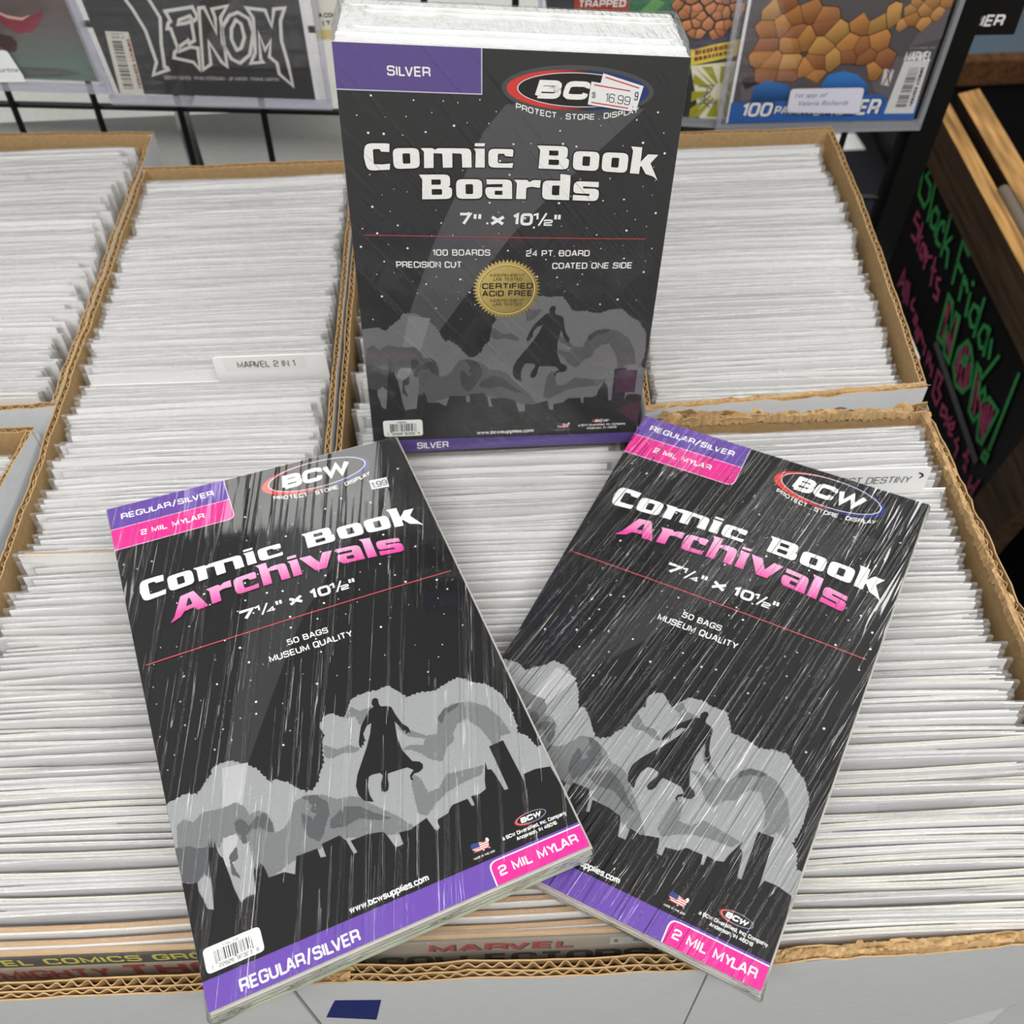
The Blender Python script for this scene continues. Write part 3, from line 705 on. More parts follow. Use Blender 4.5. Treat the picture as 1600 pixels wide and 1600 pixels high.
for nm, x0, x1, lab in (('a', -.80, -.338, 'pale lidded storage box behind the wire grid at far left'), ('b', -.322, .06, 'pale lidded storage box behind the wire grid near the middle pack')):
    t = thing('lidded_box', lab, 'box', ((x0 + x1) / 2, 1.15, -1.06), 'lidded boxes behind the grid')
    mb = MB(); mb.box((x0 + .004, .995, -1.06), (x1 - .004, 1.35, -.05), lin('#b9bab5')); under(t, mb.build('body', WHITE_CARD))
    mb = MB(); mb.box((x0, .99, -.125), (x1, 1.355, -.045), lin('#c9c9c4')); under(t, mb.build('lid', WHITE_CARD))

# ------------------------------------------------------------------ chalkboard A-frame sign
LEAN = math.radians(10)
SU = Vector((math.sin(LEAN), 0, math.cos(LEAN)))
SP = Plane((.60, 1.25, -.33), (0, -1, 0), SU)        # a along the writing, b up
t = thing('a_frame_sign', 'wooden A-frame chalkboard sign with green and pink handwriting standing on floor', 'sign', (.65, 1.0, -1.06))
BOT = -.745


def slab(mb, S, a0, a1, b0, b1, h0, h1, col, mat=0, da=0):
    q = [S(a0, b0, h0), S(a1, b0, h0), S(a1 + da, b1, h0), S(a0 + da, b1, h0), S(a0, b0, h1), S(a1, b0, h1), S(a1 + da, b1, h1), S(a0 + da, b1, h1)]
    b = len(mb.v)
    mb.v += [tuple(p) for p in q]
    for f in ((3, 2, 1, 0), (4, 5, 6, 7), (0, 1, 5, 4), (1, 2, 6, 5), (2, 3, 7, 6), (3, 0, 4, 7)):
        mb.f.append(tuple(b + i for i in f)); mb.m.append(mat); mb.c.append([col] * 4); mb.uv.append([(0, 0)] * 4)


WOOD_SHADE, WOOD_LIT = lin('#3a2a1c'), lin('#a87f4a')  # same wood: shade painted into the faces, light into the top edges
mb = MB(); slab(mb, SP, -30, 500, -700, 30, -12, -2, lin('#0c0c0d')); under(t, mb.build('chalkboard', CHALKBOARD))


def plank(nm, a0, a1, b0, b1, h0, h1, face, edge):
    mb = MB(); slab(mb, SP, a0, a1, b0, b1, h0, h1, face)
    # light on the rail's top edge is put into a paler wood colour
    return under(t, mb.build(nm, WOOD))


def plank2(a0, a1, b0, b1):
    mb = MB(); slab(mb, SP, a0, a1, b0, b1, -16, 10, WOOD_SHADE)
    for i, f in enumerate(mb.f):
        pass
    mb.c[3 + 1] = [WOOD_LIT] * 4          # the face that looks up, coloured as if lit
    return under(t, mb.build('frame_rail', WOOD))


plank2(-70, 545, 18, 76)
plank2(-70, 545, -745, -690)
for a in (-70, 480):
    mb = MB(); slab(mb, SP, a, a + 62, -735, 18, -16, 10, WOOD_SHADE if a > 0 else lin('#5c4022')); under(t, mb.build('frame_stile', WOOD))
# second leaf behind
SP2 = Plane((.60 + math.sin(LEAN) * .076 + .022, 1.25, -.33 + .076), (0, -1, 0), Vector((-math.sin(LEAN) * 1.4, 0, math.cos(LEAN))))
mb = MB(); slab(mb, SP2, -70, 545, -62, 0, -36, -8, WOOD_SHADE); mb.c[4] = [WOOD_LIT] * 4; under(t, mb.build('rear_rail', WOOD))  # top of the rear rail also painted as lit
for a in (-70, 480):
    mb = MB(); slab(mb, SP2, a, a + 62, -790, -62, -36, -8, WOOD_SHADE); under(t, mb.build('rear_stile', WOOD))
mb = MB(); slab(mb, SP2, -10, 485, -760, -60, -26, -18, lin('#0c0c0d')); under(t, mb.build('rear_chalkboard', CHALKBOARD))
mb = MB()
P = SP(150, 78, -22)
mb.tube([P, P + Vector((0, -.11, 0))], .008, 8, lin('#6b6258')); under(t, mb.build('hinge', BLACK_METAL, smooth=True))
for nm, ST, c, wd in (('green_writing', CHALK_GREEN, lin('#2f7f44'), 5.5), ('pink_writing', CHALK_PINK, lin('#8e3c5b'), 4.5), ('underline', CHALK_GRAY, lin('#4a4a48'), 10)):
    mb = MB()
    for q in ST:
        stroke(mb, SP, [(a * 1000, b * 1000) for a, b in q], wd, c, 1.0 if nm != 'pink_writing' else .6)
    under(t, mb.build(nm, CHALK))

# ------------------------------------------------------------------ wire grid with hanging comics
GY = math.atan(-.05)
GU = Vector((math.cos(GY), math.sin(GY), 0))
GP = Plane((0, .905, 0), GU, (0, 0, 1))              # a along the grid, b up (mm), h towards the viewer
GK = 0.043                                           # the panel hangs a little askew


def gp(a, b, h=0): return GP(a + GK * b, b - GK * a, h)


grid = thing('wire_grid', 'black wire grid panel with thick end post behind the comic boxes', 'grid', (0, .905, -1.06))
for k in range(-4, 12):
    a = -470.5 + 80.8 * k
    mb = MB(); mb.tube([gp(a, -200, -6), gp(a, 250, -6)], .0032, 8, lin('#0b0b0c')); under(grid, mb.build('wire', BLACK_METAL, smooth=True))
for k in range(-2, 4):
    b = -18 + 81 * k
    for hh in (-11.5,):
        mb = MB(); mb.tube([gp(-800, b, hh), gp(420, b, hh)], .0032, 8, lin('#0b0b0c')); under(grid, mb.build('wire', BLACK_METAL, smooth=True))
mb = MB()
for f in (0,):
    slab(mb, gp, 399, 424, -1040, 300, -24, 2, lin('#090909'))
under(grid, mb.build('post', BLACK_METAL))
mb = MB(); slab(mb, gp, 393, 400, -1040, 300, -16, -8, lin('#090909')); under(grid, mb.build('post_wire', BLACK_METAL))


def sleeve(label, corners, h, parent_loc):
    """rigid clear sleeve: corner list BL, BR, TR, TL in grid mm; returns thing and plane mapper"""
    t = thing('comic_sleeve', label, 'comic sleeve', parent_loc, 'comics in clear sleeves on the grid')
    BL, BR, TR, TL = [Vector(c) for c in corners]

    def S(u, v, hh=0.0):
        p = BL * (1 - u) * (1 - v) + BR * u * (1 - v) + TR * u * v + TL * (1 - u) * v
        return GP(p.x, p.y, h + hh)
    S.n = GP.n
    for hh, nm in ((3, 'front_sheet'), (-2.5, 'back_sheet')):
        mb = MB()
        n = 6
        mb.grid([[S(j / n, i / n, hh) for j in range(n + 1)] for i in range(n + 1)], UV=[[(j / n * .2, i / n * .28) for j in range(n + 1)] for i in range(n + 1)])
        under(t, mb.build(nm, RIGID, smooth=True))
    mb = MB()
    e, f = .022, .034
    for (u0, v0, u1, v1) in ((0, 0, 1, f * .75), (0, f * .75, e, 1), (1 - e, f * .75, 1, 1)):
        q = [S(u0, v0, -2.6), S(u1, v0, -2.6), S(u1, v1, -2.6), S(u0, v1, -2.6), S(u0, v0, 3.2), S(u1, v0, 3.2), S(u1, v1, 3.2), S(u0, v1, 3.2)]
        b = len(mb.v); mb.v += [tuple(p) for p in q]
        for fc in ((3, 2, 1, 0), (4, 5, 6, 7), (0, 1, 5, 4), (1, 2, 6, 5), (2, 3, 7, 6), (3, 0, 4, 7)):
            mb.f.append(tuple(b + i for i in fc)); mb.m.append(0); mb.c.append([WHITE] * 4); mb.uv.append([(0, 0)] * 4)
    under(t, mb.build('welded_rim', RIM))
    return t


class GPh:
    def __init__(s, h): s.h, s.n = h, GP.n
    def __call__(s, a, b, hh=0.0): return GP(a, b, s.h + hh)


def cover_board(parent, loop, col, h, thick=2.0):
    mb = MB(); S = GPh(h)
    poly(mb, S, [loop], col, 0, 30)
    n = len(loop)
    for i in range(n):
        a, b = loop[i], loop[(i + 1) % n]
        mb.face([S(*a, 0), S(*b, 0), S(*b, -thick), S(*a, -thick)], WHITE)
    mb.face([S(*p, -thick) for p in loop][::-1], WHITE)
    return under(parent, mb.build('comic', INK_MATT))


def barcode(mb, S, u0, v0, u1, v1, h, seed, col=(.01, .01, .01), vert=True):
    rr = random.Random(seed)
    x = 0.0
    while x < 1:
        wd = rr.choice((.012, .012, .024, .036)); gp_ = rr.choice((.012, .018, .03))
        x2 = min(x + wd, 1)
        if vert: q = [(u0 + (u1 - u0) * x, v0), (u0 + (u1 - u0) * x2, v0), (u0 + (u1 - u0) * x2, v1), (u0 + (u1 - u0) * x, v1)]
        else: q = [(u0, v0 + (v1 - v0) * x), (u1, v0 + (v1 - v0) * x), (u1, v0 + (v1 - v0) * x2), (u0, v0 + (v1 - v0) * x2)]
        poly(mb, S, q, col, h, 50)
        x = x2 + gp_


# sleeve 1: dark red and teal cover at the far left
t = sleeve('clear sleeve with a dark maroon and teal comic cover, leftmost on the wire grid', [(-575, 31), (-369.5, 20), (-380, 300), (-585, 310)], 2, (-.47, .92, .02))
g0, g1 = lin('#6b5f5e'), lin('#6b8077')
cover_board(t, [(-568, 42), (-374, 31), (-383, 290), (-578, 300)], lambda a, b: mixc(g1, g0, min(1, max(0, (b - 45) / 45))), 2)
mb = MB(); S = GPh(2.3)
poly(mb, S, [(-452, 108), (-446, 100), (-437, 94), (-424, 91), (-412, 94), (-402, 100), (-409, 88), (-420, 79), (-433, 78), (-443, 87), (-450, 98)], lin('#8d4351'), 0)
poly(mb, S, [(-452, 106), (-444, 99), (-436, 95), (-424, 92.5), (-414, 95), (-424, 90), (-436, 92), (-446, 98)], lin('#d9b0a0'), .05)
poly(mb, S, [(-482, 92), (-455, 90), (-449, 88), (-448, 82), (-457, 80), (-464, 85), (-482, 88)], lin('#8d4351'), 0)
poly(mb, S, [(-482, 87), (-466, 85), (-452, 79), (-440, 76), (-437, 70), (-441, 62), (-448, 61), (-456, 68), (-482, 68)], lin('#4a3b3c'), .05)
poly(mb, S, [(-470, 42), (-445, 47), (-420, 46), (-400, 43), (-388, 40), (-410, 37), (-440, 37), (-470, 38)], lin('#5e6462'), .05)
under(t, mb.build('cover_art', INK_MATT))
mb = MB(); S = GPh(5.4)
poly(mb, S, rect(-500, 34, -443, 39, 0), WHITE, 0, 40)
poly(mb, S, rounded([(-500, 38), (-442, 37.5, 3), (-448, 64.5, 3), (-500, 66)]), lin('#eceef2'), .1, 40)
ftext(mb, S, 'urtne', -463, -445, 44, 4.5, lin('#3a3d48'), .2, 0, .3, up=1)
under(t, mb.build('price_label', INK_MATT))

# sleeve 2: grey cover with jagged lettering
t = sleeve('clear sleeve with a charcoal comic cover carrying big jagged white outline lettering', [(-366, 13.5), (-157, 4.5), (-149, 300), (-384, 312)], 9, (-.26, .92, .02))
cover_board(t, [(-357, 23), (-172, 13.5), (-166, 290), (-370, 300)], lin('#3c3c3e'), 8.5)
mb = MB(); S = GPh(8.7)
poly(mb, S, [(-172, 13.5), (-168, 13.3), (-162, 290), (-166, 290)], lin('#e6e6ea'), 0)
for qi, q in enumerate(JAGGED_LETTERS):
    if qi == 0: q = [(q[0][0] - 18, q[0][1] + 45)] + q[1:-1] + [(q[-1][0] - 12, q[-1][1] + 45)]
    stroke(mb, S, q + [q[0]], 3.0, lin('#d4d3cd'), .1)
text(mb, S, 'DONNY CATES • RYAN STEGMAN • JP MAYER • FRANK MARTIN', -309, -202.5, 33.4, 3.6, lin('#bdbdb8'), .1, .01, 0, up=1, warp=lambda u, v: (u, v - .036 * (u + 309) + 2.6))
under(t, mb.build('cover_lettering', INK_MATT))
mb = MB(); S = GPh(8.7)
bl = [(-355.6, 21.8), (-333.2, 20.3), (-328.9, 81.2), (-349.9, 82.2)]
poly(mb, S, bl, lin('#d2d0c4'), .1)


class Tilt:
    """small frame inside a parallelogram label: unit square BL,BR,TR,TL"""
    def __init__(s, S, q): s.S, s.q, s.n = S, [Vector(p) for p in q], S.n
    def __call__(s, u, v, h=0.0):
        BL, BR, TR, TL = s.q
        p = BL * (1 - u) * (1 - v) + BR * u * (1 - v) + TR * u * v + TL * (1 - u) * v
        return s.S(p.x, p.y, h)


T_ = Tilt(S, bl)
barcode(mb, T_, .2, .1, .62, .86, .2, 3, lin('#4a4a4a'), vert=False)
poly(mb, T_, [(.2, .63), (.62, .63), (.62, .66), (.2, .66)], lin('#d2d0c4'), .3)
text(mb, T_, 'RATED T+', .25, .75, .95, .022, lin('#555555'), .3, up=1)
text(mb, T_, '$3.99 US', .25, .75, .90, .022, lin('#333333'), .3, .02, up=1)
text(mb, T_, 'DIRECT EDITION', .0, .5, 0, .12, lin('#8a3a3a'), .3, .02, up=1, warp=lambda u, v: (.84 + v, .88 - u * 1.5))
under(t, mb.build('barcode_box', INK_MATT))

# sleeve 3: older comic with orange stones, half hidden behind the white boards
t = sleeve('clear sleeve with a colourful old comic cover, partly behind the standing board pack', [(35, -11), (226, -25.5), (240, 290), (45, 300)], 2, (.14, .9, -.02))
cover_board(t, [(70, -6), (217, -17), (232, 280), (85, 290)], lin('#3b3c3a'), 2)
mb = MB(); S = GPh(2.3)
poly(mb, S, [(192, -15), (217, -17), (219, 41), (178, 37)], lin('#ece7c8'), 0)
poly(mb, S, [(178, 37), (219, 46), (220, 61), (176, 53)], lin('#e6d34e'), .05)
cxr, cyr = 207, 12
for k in range(14):
    a0 = k * 2 * math.pi / 14
    a1 = a0 + .26
    pts = []
    for aa, rr_ in ((a0, 8), (a0, 40), (a1, 40), (a1, 8)):
        pts.append((min(max(cxr + rr_ * math.cos(aa), 182 + max(0, (12 - cyr - rr_ * math.sin(aa)) * .0)), 217), min(max(cyr + rr_ * math.sin(aa), -14), 36)))
    poly(mb, S, pts, lin('#a7a437'), .05)
for q in ([(188, 17), (202, 18), (198, 10), (190, 4), (204, 2)], [(196, 14), (194, 2), (200, -4)], [(190, 0), (206, 0)]):
    stroke(mb, S, q, 1.3, lin('#6c7a80'), .1)
rb = random.Random(2)
for v0, hh_ in ((47.0, 4.6), (41.5, 4.0)):          # caption too blurred to read: red marks only
    u = 180.5
    while u < 213:
        wd_ = rb.uniform(1.6, 3.4)
        v1 = v0 + .19 * (u - 180)
        poly(mb, S, [(u, v1), (u + wd_, v1 + .2), (u + wd_, v1 + hh_), (u, v1 + hh_ * rb.uniform(.75, 1))], lin('#8d2f22'), .1)
        u += wd_ + rb.uniform(.4, 1.2)
poly(mb, S, [(70, 88), (118, 86), (118, 102), (70, 104)], lin('#a1452f'), 0)
text(mb, S, 'TRAPPED', 74, 115, 92, 6.5, WHITE, .1, .02, .15, up=1)
poly(mb, S, [(118, 86), (160, 84), (158, 105), (118, 106)], lin('#2e6b45'), 0)
poly(mb, S, [(126, 86), (140, 85.5), (150, 95), (140, 99)], lin('#5c9a52'), .05)


def cracked(mb, S, loop, cell, cols, dark, h, seed, gap=.93):
    """tight irregular stones whose middles lie inside a loop"""
    rr = random.Random(seed)

    def inside(x, y):
        c = False
        for i in range(len(loop)):
            (x0, y0), (x1, y1) = loop[i - 1], loop[i]
            if (y0 > y) != (y1 > y) and x < (x1 - x0) * (y - y0) / (y1 - y0) + x0: c = not c
        return c
    xs, ys = [p[0] for p in loop], [p[1] for p in loop]
    pts, y, r_ = [], min(ys) - cell, 0
    while y < max(ys) + cell:
        x = min(xs) - cell + (cell * .5 if r_ % 2 else 0)
        while x < max(xs) + cell:
            pts.append(Vector((x + rr.uniform(-.33, .33) * cell, y + rr.uniform(-.33, .33) * cell)))
            x += cell
        y += cell * .8; r_ += 1
    for p in pts:
        if not inside(p.x, p.y): continue
        q = [p + Vector((math.cos(a), math.sin(a))) * cell * .8 for a in [i * math.pi / 5 for i in range(10)]]
        for o in pts:
            if o is p or (o - p).length > 2 * cell: continue
            m, n = (o + p) / 2, (o - p)
            r2_ = []
            for i in range(len(q)):
                a, b = q[i - 1], q[i]
                da, db = (a - m).dot(n), (b - m).dot(n)
                if (da <= 0) != (db <= 0): r2_.append(a + (b - a) * (da / (da - db)))
                if db <= 0: r2_.append(b)
            q = r2_
            if len(q) < 3: break
        if len(q) < 3: continue
        g = [tuple(p + (v - p) * 1.04) for v in q]
        poly(mb, S, g, dark, h, 60)
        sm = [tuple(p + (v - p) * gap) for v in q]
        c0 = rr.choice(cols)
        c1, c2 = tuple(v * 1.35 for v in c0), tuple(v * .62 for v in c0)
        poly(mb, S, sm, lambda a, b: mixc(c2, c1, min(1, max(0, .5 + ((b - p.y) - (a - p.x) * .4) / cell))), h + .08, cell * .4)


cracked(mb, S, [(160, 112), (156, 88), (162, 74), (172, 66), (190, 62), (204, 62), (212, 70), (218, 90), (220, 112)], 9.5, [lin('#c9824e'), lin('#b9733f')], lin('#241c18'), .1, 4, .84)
poly(mb, S, [(165, 62), (176, 58), (205, 65), (216, 72), (214, 62), (180, 52), (168, 54)], lin('#4b4a62'), .05)
under(t, mb.build('cover_art', INK_MATT))

# sleeve 4: big orange stones
t = sleeve('clear sleeve with a comic cover of big orange boulders above blue 100 PAGE band', [(207, -27.5), (401, -25.5), (412, 300), (215, 305)], 9, (.3, .9, -.03))
cover_board(t, [(218.5, -16.8), (393, -16), (403, 292), (228, 296)], lin('#5a5557'), 8.5)
mb = MB(); S = GPh(8.7)
poly(mb, S, [(216.5, -16.8), (219.5, -16.8), (229, 296), (226, 296)], lin('#e9e9ea'), .3)
for q in ([(225, 20), (238, 24), (243, 8), (228, 4)], [(340, 30), (362, 46), (391, 44), (391, 12), (366, 5), (350, 12)], [(370, 55), (396, 62), (396, 90), (380, 84)]):
    poly(mb, S, q, lin('#6c6468'), .05)
poly(mb, S, [(225, 27), (236, 30), (240, 22), (230, 16)], lin('#33302f'), .06)
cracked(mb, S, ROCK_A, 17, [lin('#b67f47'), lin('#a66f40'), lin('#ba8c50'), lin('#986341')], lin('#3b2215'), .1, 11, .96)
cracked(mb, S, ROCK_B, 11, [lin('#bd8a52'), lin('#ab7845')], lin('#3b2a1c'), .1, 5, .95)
for q in BLUE_KNEES:
    poly(mb, S, q, lambda a, b: mixc(lin('#16305c'), lin('#3f7fc9'), min(1, max(0, (b - 2) / 26))), .25)
poly(mb, S, [(218.5, -16.8), (393, -16), (392.5, 3), (362, 4), (359, 10), (284, 9), (272, 5), (218.8, 4)], lin('#3465ad'), .35)
under(t, mb.build('cover_art', INK_MATT))
mb = MB(); S = GPh(9.2)
DK = lin('#12305e')
for s_, a0, a1, b, c in (('100', 229.5, 257.5, -10.6, 14.6), ('PAGE', 260.5, 285, -8.4, 8.6), ('MONSTER', 284, 357.5, -10.6, 16.6)):
    text(mb, S, s_, a0 - .8, a1 + 1.2, b - 1, c + 2, DK, 0, .05, .25, up=1)
    text(mb, S, s_, a0, a1, b, c, WHITE, .1, .03, .25, up=1)
under(t, mb.build('cover_lettering', INK_MATT))
mb = MB(); S = GPh(9.2)
bl = [(363.6, -9.2), (391, -9.4), (391.3, 42), (368.6, 42)]
poly(mb, S, bl, lin('#dcdcda'), .1)
T_ = Tilt(S, bl)
barcode(mb, T_, .3, .12, .68, .88, .2, 8, lin('#3c3c3c'), vert=False)
poly(mb, T_, [(.3, .36), (.68, .36), (.68, .40), (.3, .40)], lin('#dcdcda'), .3)
text(mb, T_, 'DIRECT EDITION', .06, .9, 0, .11, lin('#222222'), .3, .02, 0, up=1, warp=lambda u, v: (.76 + v, .92 - u * .85))
text(mb, S, 'MARVEL', 368.5, 392, 41.5, 9.5, WHITE, .2, .03, .12, up=1)
text(mb, S, 'WWW.MARVEL.COM', 370, 393, 53, 1.8, lin('#b9b9b9'), .2, 0, .1, up=1)
poly(mb, S, [(353.4, 19.5), (361.4, 18.2), (361.8, 33.6), (352.8, 34.9)], lin('#d6cfcb'), .1)
stroke(mb, S, [(355, 19.5), (358.5, 30), (359.5, 32.5), (358, 34), (356.5, 32.5), (358, 28), (361, 19.5)], 1.0, lin('#3b2a2a'), .2)
under(t, mb.build('barcode_box', INK_MATT))
mb = MB(); S = GPh(12.6)
poly(mb, S, rounded([(271.2, -4.5, 4), (338.6, -7, 4), (338.4, 19, 4), (271, 19, 4)]), lin('#d3d2e0'), .1, 40)
INKP = lin('#6a6484')
ftext(mb, S, '1st app of', 276, 306, 10.5, 4.2, INKP, .2, 0, .3, up=1)
ftext(mb, S, 'Valeria Richards', 281, 327, 2.2, 4.6, INKP, .2, 0, .3, up=1)
under(t, mb.build('price_label', INK_MATT))

# small white booklet seen in the gap left of the board pack
t = thing('booklet', 'small white booklet with .COM lettering hanging on the wire grid', 'booklet', (-.14, .9, .05))
mb = MB(); slab(mb, GP, -160, -118, 69, 170, 3, 7, lin('#d8d6cc')); under(t, mb.build('cover', INK_MATT))
mb = MB(); S = GPh(7.2)
poly(mb, S, rect(-160, 71, -118, 79), lin('#cdbf7c'), 0)
text(mb, S, 'A.COM', -155, -140, 90, 4, lin('#2b2b2b'), .1, .03, 0, up=1)
text(mb, S, '(T)', -153, -142.5, 83, 4, lin('#2b2b2b'), .1, .03, 0, up=1)
under(t, mb.build('cover_print', INK_MATT))

# black card with white lettering right of the post
t = thing('black_card', 'black card with bold white lettering right of the grid post', 'card', (.45, .9, .06))
mb = MB(); S = GPh(-27)
slab(mb, S, 390, 475, 46, 190, -2, 0, lin('#12110e')); under(t, mb.build('card', INK_MATT))
mb = MB()
text(mb, S, 'BARRIER', 404, 461, 54, 11, WHITE, .2, .03, .15, up=1)
under(t, mb.build('card_lettering', INK_MATT))

# ------------------------------------------------------------------ cardboard boxes
ZB = -.272


def panel(parent, nm, p0, p1, inward, ztop=0.0, T=.0045, layers=1, bow=0.0, torn=.0008, seed=1, notches=(), outer=CARD_W):
    """corrugated board wall from p0 to p1 (outer line); inward = unit 2D vector to the inside"""
    rr = random.Random(seed)
    p0, p1, iw = Vector(p0), Vector(p1), Vector(inward).normalized()
    Ln = (p1 - p0).length
    n = max(24, int(Ln / .006))
    ph = [rr.uniform(0, 9) for _ in range(6)]

    def at(t, off):
        q = p0.lerp(p1, t) + iw * (off - bow * 4 * t * (1 - t))
        return q

    def top(t, k=0):
        z = ztop + torn * (math.sin(t * Ln * 190 + ph[k]) * .5 + math.sin(t * Ln * 83 + ph[k + 1]) * .6 + math.sin(t * Ln * 31 + ph[k + 2]) * .7)
        for (c, wd, dz) in notches:
            z += dz * math.exp(-((t - c) / wd) ** 2)
        return z
    mb = MB()
    e = .0008
    lin_off = [0.0] + [T * (i + 1) / layers - e for i in range(layers)]
    for k, off in enumerate(lin_off):
        first, last = k == 0, k == len(lin_off) - 1
        A, B, Ct, D = [], [], [], []
        jit = [rr.gauss(0, torn * .45) for _ in range(n + 1)]
        for i in range(n + 1):
            t = i / n
            zt = top(t) + jit[i] + (0 if k % 2 == 0 else -.0006)
            a, b = at(t, off), at(t, off + e)
            A.append(((a.x, a.y, ZB), (a.x, a.y, zt), (b.x, b.y, zt), (b.x, b.y, ZB)))
        for i in range(n):
            q, w_ = A[i], A[i + 1]
            mb.face((q[0], w_[0], w_[1], q[1]), outer if first else KRA_D, 1 if first else 0)
            mb.face((q[1], w_[1], w_[2], q[2]), KRA)
            mb.face((q[2], w_[2], w_[3], q[3]), KRA if last else KRA_D)
    # solid core closing the panel some way below the rim
    dep = .012
    row = []
    for i in range(n + 1):
        t = i / n
        a, b = at(t, e), at(t, T - e)
        zc = top(t) - dep
        row.append(((a.x, a.y, zc), (b.x, b.y, zc)))
    for i in range(n):
        mb.face((row[i][0], row[i + 1][0], row[i + 1][1], row[i][1]), lin('#4e3a20'))
    for t in (0, 1):
        a, b = at(t, 0), at(t, T)
        mb.face(((a.x, a.y, ZB), (b.x, b.y, ZB), (b.x, b.y, top(t)), (a.x, a.y, top(t))), outer, 1)
    pn = under(parent, mb.build(nm, [KRAFT, WHITE_CARD]))
    # the wavy medium
    mb = MB()
    per, stp = .0078, 10
    m_ = int(Ln / per * stp)
    for k in range(layers):
        o0, o1 = lin_off[k] + e, lin_off[k + 1]
        mid, am = (o0 + o1) / 2, (o1 - o0) / 2
        P = []
        for i in range(m_ + 1):
            t = i / m_
            q = at(t, mid + am * .92 * (.75 + .25 * math.sin(i * .37 / stp + k)) * math.sin(2 * math.pi * i / stp + k * 2 + 1.1 * math.sin(i * .11 / stp + seed)))
            zt = top(t) - .0009 - .0012 * torn / .0008 * .3 * rr.random()
            P.append([(q.x, q.y, zt - .010), (q.x, q.y, zt)])
        mb.grid(P, KRA)
        P2 = []
        for i in range(m_ + 1):
            t = i / m_
            q = at(t, mid + am * .92 * (.75 + .25 * math.sin(i * .37 / stp + k)) * math.sin(2 * math.pi * i / stp + k * 2 + 1.1 * math.sin(i * .11 / stp + seed)))
            q2 = q + iw * .0007
            z_ = P[i][1][2]
            P2.append([(q.x, q.y, z_), (q2.x, q2.y, z_)])
        mb.grid(P2, KRA)
    fl = mb.build('fluted_core', KRAFT)
    fl.parent = pn
    return pn


def carton_box(label, FL, FR, BR, BL, T=(.0045,) * 4, layers=(1, 1, 1, 1), bow=(0, 0, 0, 0), torn=(.0008,) * 4, notch=((), (), (), ()), ztop=(0, 0, 0, 0), seed=1, group='open cardboard comic boxes'):
    """walls in order front, right, back, left"""
    c = Vector(((FL[0] + FR[0] + BR[0] + BL[0]) / 4, (FL[1] + BR[1]) / 2))
    t = thing('comic_box', label, 'box', (c.x, c.y, -.282), group)
    pts = [FL, FR, BR, BL]
    for i, nm in enumerate(('front_panel', 'side_panel', 'back_panel', 'side_panel')):
        a, b = Vector(pts[i]), Vector(pts[(i + 1) % 4])
        d = (b - a).normalized()
        iw = Vector((-d.y, d.x))
        if i in (1, 3):            # side panels run between the end panels
            a, b = a + d * T[0 if i == 1 else 2], b - d * T[2 if i == 1 else 0]
        panel(t, nm, a, b, iw, ztop[i], T[i], layers[i], bow[i], torn[i], seed * 10 + i, notch[i])
    mb = MB()
    q = [Vector((*p, 0)) for p in pts]
    b0 = [(p.x, p.y, -.282) for p in q]; b1 = [(p.x, p.y, ZB) for p in q]
    mb.face(b0[::-1], KRA_D); mb.face(b1, KRA_D)
    for i in range(4):
        mb.face((b0[i], b0[(i + 1) % 4], b1[(i + 1) % 4], b1[i]), CARD_W)
    under(t, mb.build('bottom', KRAFT))
    return t


def torn_rim(pn, p0, p1, iw, T, z, amp, seed, t0=0.0, t1=1.0):
    """crushed, fibrous paper over a torn corrugated edge"""
    rr = random.Random(seed)
    p0, p1, iw = Vector(p0), Vector(p1), Vector(iw).normalized()
    Ln = (p1 - p0).length * (t1 - t0)
    n = int(Ln / .0016)
    w1, w2 = [rr.uniform(0, 9) for _ in range(2)]
    rows = []
    dz = [0.0] * 6
    for i in range(n + 1):
        t = t0 + (t1 - t0) * i / n
        env = .35 + .65 * abs(math.sin(t * Ln * 38 + w1) * math.sin(t * Ln * 17 + w2))
        row = []
        for k in range(6):
            dz[k] = .55 * dz[k] + rr.gauss(0, amp * .55)
            f = k / 5
            q = p0.lerp(p1, t) + iw * (T * (f * 1.04 + .06) + abs(rr.gauss(0, .0002)))
            zz_ = z - (.005 if k in (0, 5) else 0) + (dz[k] * env if k not in (0, 5) else rr.gauss(0, .0012)) + .0006
            row.append((q.x, q.y, zz_))
        rows.append(row)
    mb = MB()
    mb.grid(rows, KRA)
    for i, f in enumerate(mb.f):
        v = rr.uniform(.78, 1.12); mb.c[i] = [tuple(c * v for c in KRA)] * 4
    # loose flakes of liner
    for _ in range(int(Ln / .006)):
        t = rr.uniform(t0, t1)
        q = p0.lerp(p1, t) + iw * T * rr.uniform(.1, .9)
        d = (p1 - p0).normalized() * rr.uniform(.002, .007)
        e_ = iw * rr.uniform(-.0025, .0025)
        hz = rr.uniform(.0005, amp * 1.6)
        v = rr.uniform(.85, 1.15)
        mb.face(((q.x - d.x, q.y - d.y, z), (q.x + d.x, q.y + d.y, z + .0005), (q.x + e_.x + d.x * .4, q.y + e_.y + d.y * .4, z + hz), (q.x + e_.x - d.x * .6, q.y + e_.y - d.y * .6, z + hz * .7)), tuple(c * v for c in KRA))
    o = mb.build('torn_paper', KRAFT)
    o.parent = pn


